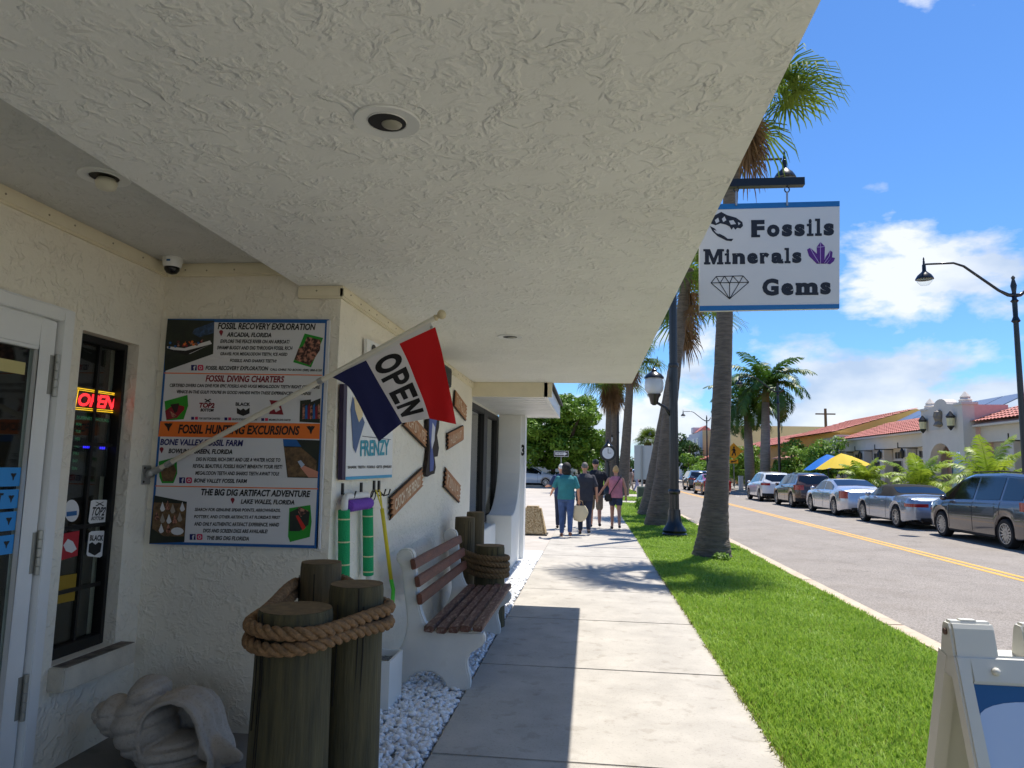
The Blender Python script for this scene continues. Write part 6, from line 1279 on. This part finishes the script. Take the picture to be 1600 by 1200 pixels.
SED = dict(btrim=.6, bth=.10, metal=.55, n='sedan', L=5.1, W=.94, wb=3.0, ro=1.05, wr=.36, zb=.22, top=[(0,.92),(.04,1.02),(.12,1.07),(.75,1.12),(1.0,1.18),(1.85,1.44),(2.5,1.47),(2.95,1.42),(3.75,1.04),(4.4,.97),(4.85,.86),(5.1,.66)], belt=[(0,.96),(1.0,.99),(2,.97),(3.6,.94),(5.1,.76)], wins=[(1.22,2.28),(2.36,3.5)], rear=(1.06,1.78), wsh=(3.0,3.68), tails=[(.72,1.1,lambda f:.72,lambda f:1.0)], seams=[1.42,2.32,3.42], handles=[1.62,2.55], mirror=3.36, spokes=10, plate=.72, chromeh=True)
CON = dict(btrim=.6, bth=.10, metal=.6, n='conv', L=4.7, W=.93, wb=2.76, ro=1.02, wr=.345, zb=.22, top=[(0,.86),(.04,.94),(.12,.99),(.9,1.03),(1.1,1.07),(1.75,1.33),(2.3,1.36),(2.65,1.31),(3.35,1.0),(4.0,.93),(4.45,.82),(4.7,.62)], belt=[(0,.9),(1.2,.95),(2.2,.93),(3.3,.90),(4.7,.72)], wins=[(1.72,2.08),(2.16,3.1)], rear=(1.16,1.62), wsh=(2.72,3.3), soft=(1.05,2.66), tails=[(.36,1.08,.70,.80)], seams=[1.75,3.1], handles=[1.98], mirror=2.98, spokes=10, plate=.72, platem=mat('plate_blue', (40,56,84), .5))
G_ = -.10
car('dark grey minivan with tinted windows parked at the right edge', (9.72,19.45,G_), VAN, (74,72,76), cat='minivan')
car('silver convertible with black soft top parked behind the minivan', (9.72,25.3,G_), CON, (150,158,172))
car('silver white sedan with upright red tail lights', (9.72,31.2,G_), SED, (196,198,204))
BR = dict(SUV, n='suvb', rails=None, tails=[(.55,1.22,.86,1.10)]); c3 = car('brown hatchback car with red tail lights parked ahead of the silver sedan', (9.72,37.1,G_), BR, (74,52,42))
c4 = car('white compact sport utility car parked beside the royal palms', (9.72,43.6,G_), dict(SUV, metal=0., rails=None), (212,214,216))
RD = dict(SED, n='red', L=4.9, ro=.98, wb=2.92, chromeh=False, metal=0., tails=[(.4,1.15,.86,.98)]); c5 = car('dark red sedan driving away in the far lane', (7.75,52.2,G_), RD, (150,10,26), 'moving_car', 'cars on the road', rot=2)
c6 = car('dark blue grey sport utility car ahead of the red sedan', (8.3,63,G_), dict(SUV, n='suvd'), (66,76,92), 'moving_car', 'cars on the road')
for (src, dx, dy, lb) in ((c4,.0,26.5,'far white car parked beyond the crossing sign'),(c6,1.6,13,'far dark sport utility car parked ahead of the blue grey one'),(c3,-5.0,48,'far brown car standing in the near lane'),(c6,-3.4,34,'far dark sport utility car in the near lane by the palms'),(c4,-6.3,76,'far white car near the end of the street')): copy_tree(src, Matrix.Translation((dx,dy,0)), lb)
wc = copy_tree(c4, Matrix.Identity(4), 'white car parked at the back of the parking lot beside the hedge'); wc.matrix_basis = Matrix.Translation((-5.0,61.5-4.2,.0)) @ Matrix.Rotation(R(-90),4,'Z') @ Matrix.Translation((-.0,-2.3,0)) @ Matrix.Translation((-1.4,0,0)); wc['group'] = 'cars in the parking lot'
# ================================================================ PEOPLE
m_skin = mat('skin', (196,142,114), .6, var=.06, vscale=12)
def limb(mb, pts, rad, n=12): mb.tube(pts, rad, n); [mb.ball(p, max(r) if hasattr(r,'__len__') else r, 10, 6) for p, r in zip(pts, rad)]
def person(label, px, py, Hh, P):
    """figure walking away (+Y); P holds clothing and pose; built at life size at the spot its feet touch"""
    g0 = onz(px, py) if not P.get('at') else Vector(P['at']); k = Hh/1.70; t = thing('person', label, 'person', g0, P.get('group','people walking on the sidewalk'))
    rz = Matrix.Rotation(R(P.get('turn',0)),3,'Z'); T = lambda x,y,z: g0+rz @ Vector((x*k,y*k,z*k))
    wd = P.get('wide',1.); st = P.get('stride',.16)
    hipz = .90; sh = .185*wd; hipw = .085*wd
    legs = []
    for sg, ph in ((-1,1),(1,-1)):
        hip = T(sg*hipw,0,hipz); kn = T(sg*(hipw+.005),st*ph*.55+.03,.49); an = T(sg*(hipw+.005),st*ph-(.05 if ph < 0 else 0),.09+(.05 if ph < 0 else 0)); toe = an+rz @ Vector((sg*.02*k,.17*k,-.055*k if ph > 0 else -.075*k)); heel = an+rz @ Vector((0,-.05*k,-.05*k))
        legs.append((hip,kn,an,toe,heel))
    arms = []
    for sg in (-1,1):
        s0 = T(sg*(sh-.01),0,1.375); el = P.get('elbow',{}).get(sg); ha = P.get('hand',{}).get(sg)
        el = T(*el) if el else T(sg*(sh+.075),-.03*sg*1,1.12); ha = T(*ha) if ha else T(sg*(sh+.085),.05-.09*sg,.88)
        arms.append((s0,el,ha))
    body = MB(); r = lambda *a: [x*k for x in a]
    W2 = .165*wd
    torso = [T(0,0,.86),T(0,0,.95),T(0,.005,1.10),T(0,.0,1.26),T(0,0,1.38),T(0,0,1.45)]
    tr = [(.10*wd*k,.15*wd*k),(.115*wd*k,.165*wd*k),(.10*wd*k,.14*wd*k),(.115*wd*k,W2*k),(.10*wd*k,(W2+.01)*k),(.055*k,.085*k)]
    body.tube(torso, tr, 20)
    limb(body, [T(0,.0,1.42),T(0,.01,1.54)], r(.055,.05))
    hd = T(0,.025,1.615); body.ball(hd, (.075*k,.095*k,.112*k), 16, 12); body.ball(hd+rz @ Vector((0,.095*k,-.015*k)), (.012*k,.02*k,.022*k), 8, 6)
    for sg in (-1,1): body.ball(hd+rz @ Vector((sg*.078*k,-.0,-.005*k)), (.012*k,.022*k,.03*k), 8, 6)
    for hip,kn,an,toe,heel in legs: limb(body, [hip,kn,an], r(.085*wd,.056,.038)); limb(body, [heel,an-Vector((0,0,.03*k)),toe], r(.03,.034,.03))
    for s0,el,ha in arms:
        limb(body, [s0,el,ha], r(.048,.039,.027)); d = (ha-el).normalized(); pm = ha+d*.05*k; sd = d.cross(Vector((0,1,0))); sd = sd.normalized() if sd.length > .1 else Vector((1,0,0)); fw = sd.cross(d)
        body.tube([ha,pm,ha+d*.09*k], [(.02*k,.03*k),(.022*k,.038*k),(.016*k,.034*k)], 8)
        for fi in range(4): b0 = ha+d*.085*k+fw*(fi-1.5)*.019*k; body.tube([b0,b0+d*.035*k,b0+d*(.06-.008*abs(fi-1.2))*k+sd*.015*k], [.009*k,.0085*k,.007*k], 6)
        b0 = ha+d*.02*k+fw*.032*k; body.tube([b0,b0+(d+fw*.6)*.03*k,b0+(d+fw*.25)*.06*k], [.011*k,.010*k,.008*k], 6)
    obj('body', remesh(body, .011*k, 2, 'body'), m_skin, t, smooth=True, fixn=False)
    # shirt
    shb = MB(); inf = P.get('loose',.016); hem = P.get('hem',.86); tt = [T(0,0,hem),T(0,0,.97),T(0,.005,1.10),T(0,.0,1.26),T(0,0,1.36),T(0,0,1.455)]
    ti = [((a+inf*1.3)*1., b+inf*1.1) for a,b in tr]; ti[0] = (ti[1][0]*1.03,ti[1][1]*1.03); ti[2] = (ti[2][0]*1.08,ti[2][1]*1.08); shb.tube(tt, ti, 20)
    if P.get('sleeve',True):
        for s0,el,ha in arms: limb(shb, [s0-rz @ Vector((0,0,0)),s0.lerp(el,.5),s0.lerp(el,.78)], r(.060,.064,.064))
    obj('shirt', remesh(shb, .012*k, 2, 'shirt'), mat(*P['shirt'], var=.16, vscale=7, bump=.9, bscale=11), t, smooth=True, fixn=False)
    pb_ = MB(); pb_.tube([T(0,0,.83),T(0,0,.92),T(0,0,1.0)], [(.118*wd*k,.168*wd*k),(.128*wd*k,.178*wd*k),(.115*wd*k,.158*wd*k)], 20)
    for hip,kn,an,toe,heel in legs:
        if P.get('shorts'): limb(pb_, [hip,hip.lerp(kn,.45),hip.lerp(kn,P['shorts'])], r(.103*wd,.098,.094))
        else: limb(pb_, [hip,kn,an.lerp(kn,.5),an.lerp(kn,.06)], r(.102*wd,.072,.064,.056))
    obj('shorts' if P.get('shorts') else 'trousers', remesh(pb_, .012*k, 2, 'legwear'), mat(*P['pants'], var=.2, vscale=9, bump=.8, bscale=13), t, smooth=True, fixn=False)
    for hip,kn,an,toe,heel in legs:
        s_ = MB(); limb(s_, [heel+Vector((0,0,-.004)),heel.lerp(toe,.5),toe], r(.036,.040,.034)); obj('shoe', remesh(s_, .009*k, 1, 'shoe'), mat(*P.get('shoes',('shoe_dark',(34,28,26),.7))), t, smooth=True, fixn=False)
    hr = P.get('hair')
    if hr:
        h_ = MB(); st_ = hr[1]
        if st_ == 'bob': h_.ball(hd+rz @ Vector((0,-.02*k,.015*k)), (.112*k,.122*k,.13*k), 14, 10); h_.ball(hd+rz @ Vector((0,-.045*k,-.075*k)), (.115*k,.085*k,.10*k), 14, 10)
        elif st_ == 'bun': h_.ball(hd+rz @ Vector((0,-.018*k,.025*k)), (.084*k,.098*k,.105*k), 14, 10); h_.ball(hd+rz @ Vector((0,-.06*k,.10*k)), (.055*k,.05*k,.045*k), 12, 8)
        elif st_ == 'crop': h_.ball(hd+rz @ Vector((0,-.012*k,.022*k)), (.0775*k,.094*k,.098*k), 14, 10)
        elif st_ == 'cap': h_.ball(hd+rz @ Vector((0,-.012*k,.04*k)), (.086*k,.104*k,.088*k), 14, 10); h_.ball(hd+rz @ Vector((0,.10*k,.035*k)), (.07*k,.075*k,.012*k), 12, 6)
        obj('cap' if st_ == 'cap' else 'hair', remesh(h_, .009*k, 2, 'hair'), mat(*hr[0]), t, smooth=True, fixn=False)
    return t, arms, g0

pA, aA, gA = person('woman in teal shirt and blue jeans carrying a cream handbag', 884, 839, 1.66, dict(shirt=('cloth_teal',(44,116,122),.85), pants=('denim_blue',(56,80,124),.85), hair=(('hair_black',(9,8,8),.75),'bob'), wide=1.12, loose=.02, hem=.88, elbow={-1:(-.30,.02,1.14)}, hand={-1:(-.36,.20,1.02), 1:(.30,.02,.86)}, shoes=('sandal_tan',(120,78,58),.7), stride=.12))
hb_ = thing('handbag', 'cream slouchy handbag hanging from the hand of the woman in teal', 'handbag', aA[1][2]); hc = aA[1][2]+Vector((.02,.0,-.14))
b_ = MB(); b_.grid(lambda u,v: hc+Vector(((.13+.07*math.sin(math.pi*min(1,u*1.15)))*(1 if u < .98 else .3)*math.cos(6.2832*v), .08*(1-.6*(1-u))*math.sin(6.2832*v), .02-.36*u)), 14, 20, True); obj('bag', b_, mat('bag_cream', (206,190,156), .7, bump=.3, bscale=20), hb_, smooth=True)
obj('handle', MB().tube([hc+Vector((-.09,0,.0)), hc+Vector((-.05,0,.12)), hc+Vector((.0,0,.145)), hc+Vector((.06,0,.12)), hc+Vector((.09,0,0))], .009, 6), mat('bag_strap', (150,124,92), .7), hb_, smooth=True)
person('person with white hair walking just ahead of the woman in teal', 876, 826, 1.66, dict(shirt=('cloth_navy',(40,60,96),.85), pants=('denim_dark',(36,44,66),.85), hair=(('hair_white',(206,204,200),.6),'crop'), elbow={-1:(-.30,.05,1.14)}, hand={-1:(-.38,.2,1.12)}))
person('man with short grey hair in charcoal shirt and dark jeans', 913, 835, 1.70, dict(shirt=('cloth_charcoal',(58,58,66),.9), pants=('denim_dark',(36,44,66),.85), hair=(('hair_grey',(110,104,100),.7),'crop'), wide=1.12, loose=.026, hem=.80, stride=.10, shoes=('shoe_black',(20,18,18),.6)))
pD, aD, gD = person('man in dark cap, black shirt and khaki shorts holding a woman’s hand'.replace('’',"'"), 930, 824, 1.80, dict(shirt=('cloth_black',(34,36,42),.9), pants=('khaki',(130,116,96),.85), shorts=.95, hair=(('cap_navy',(34,38,50),.8),'cap'), wide=1.16, loose=.024, hem=.82, elbow={1:(.33,.05,1.12)}, hand={1:(.42,.02,.92)}))
pE, aE, gE = person('blonde woman in pink top and denim shorts with crossbody bag', 962, 827, 1.62, dict(shirt=('cloth_pink',(206,128,138),.85), pants=('denim_short',(52,62,84),.85), shorts=.42, sleeve=False, hair=(('hair_blonde',(196,160,104),.6),'bun'), wide=1.05, loose=.018, hem=.86, elbow={-1:(-.30,.02,1.18)}, hand={-1:(-.42,.05,1.0)}, stride=.11))
cb_ = thing('crossbody_bag', 'black bag on a diagonal strap worn by the woman in pink', 'bag', gE+Vector((-.2,-.05,.85))); q = gE
obj('bag', MB().box(q+Vector((-.30,-.13,.72)), q+Vector((-.10,-.05,.92))), m_blk, cb_, bevel=.03); obj('strap', MB().tube([q+Vector((-.17,-.16,.9)), q+Vector((-.06,-.165,1.08)), q+Vector((.05,-.16,1.24)), q+Vector((.13,-.10,1.37)), q+Vector((.14,.02,1.42))], .012, 6), m_blk, cb_, smooth=True)
for (px,py,lb,shc,pc,tn) in ((986,768,'far pedestrian in beige crossing beside the road',('cloth_beige',(176,150,140),.85),('cloth_beige2',(190,172,160),.85),-60),(995,769,'far pedestrian in pale lilac crossing behind the one in beige',('cloth_lilac',(190,186,210),.85),('cloth_lilac2',(170,170,200),.85),-60)):
    person(lb, px, py, 1.62, dict(shirt=shc, pants=pc, turn=tn, stride=.26, hair=(('hair_brown',(80,56,42),.7),'bob'), group='people crossing farther down the street'))
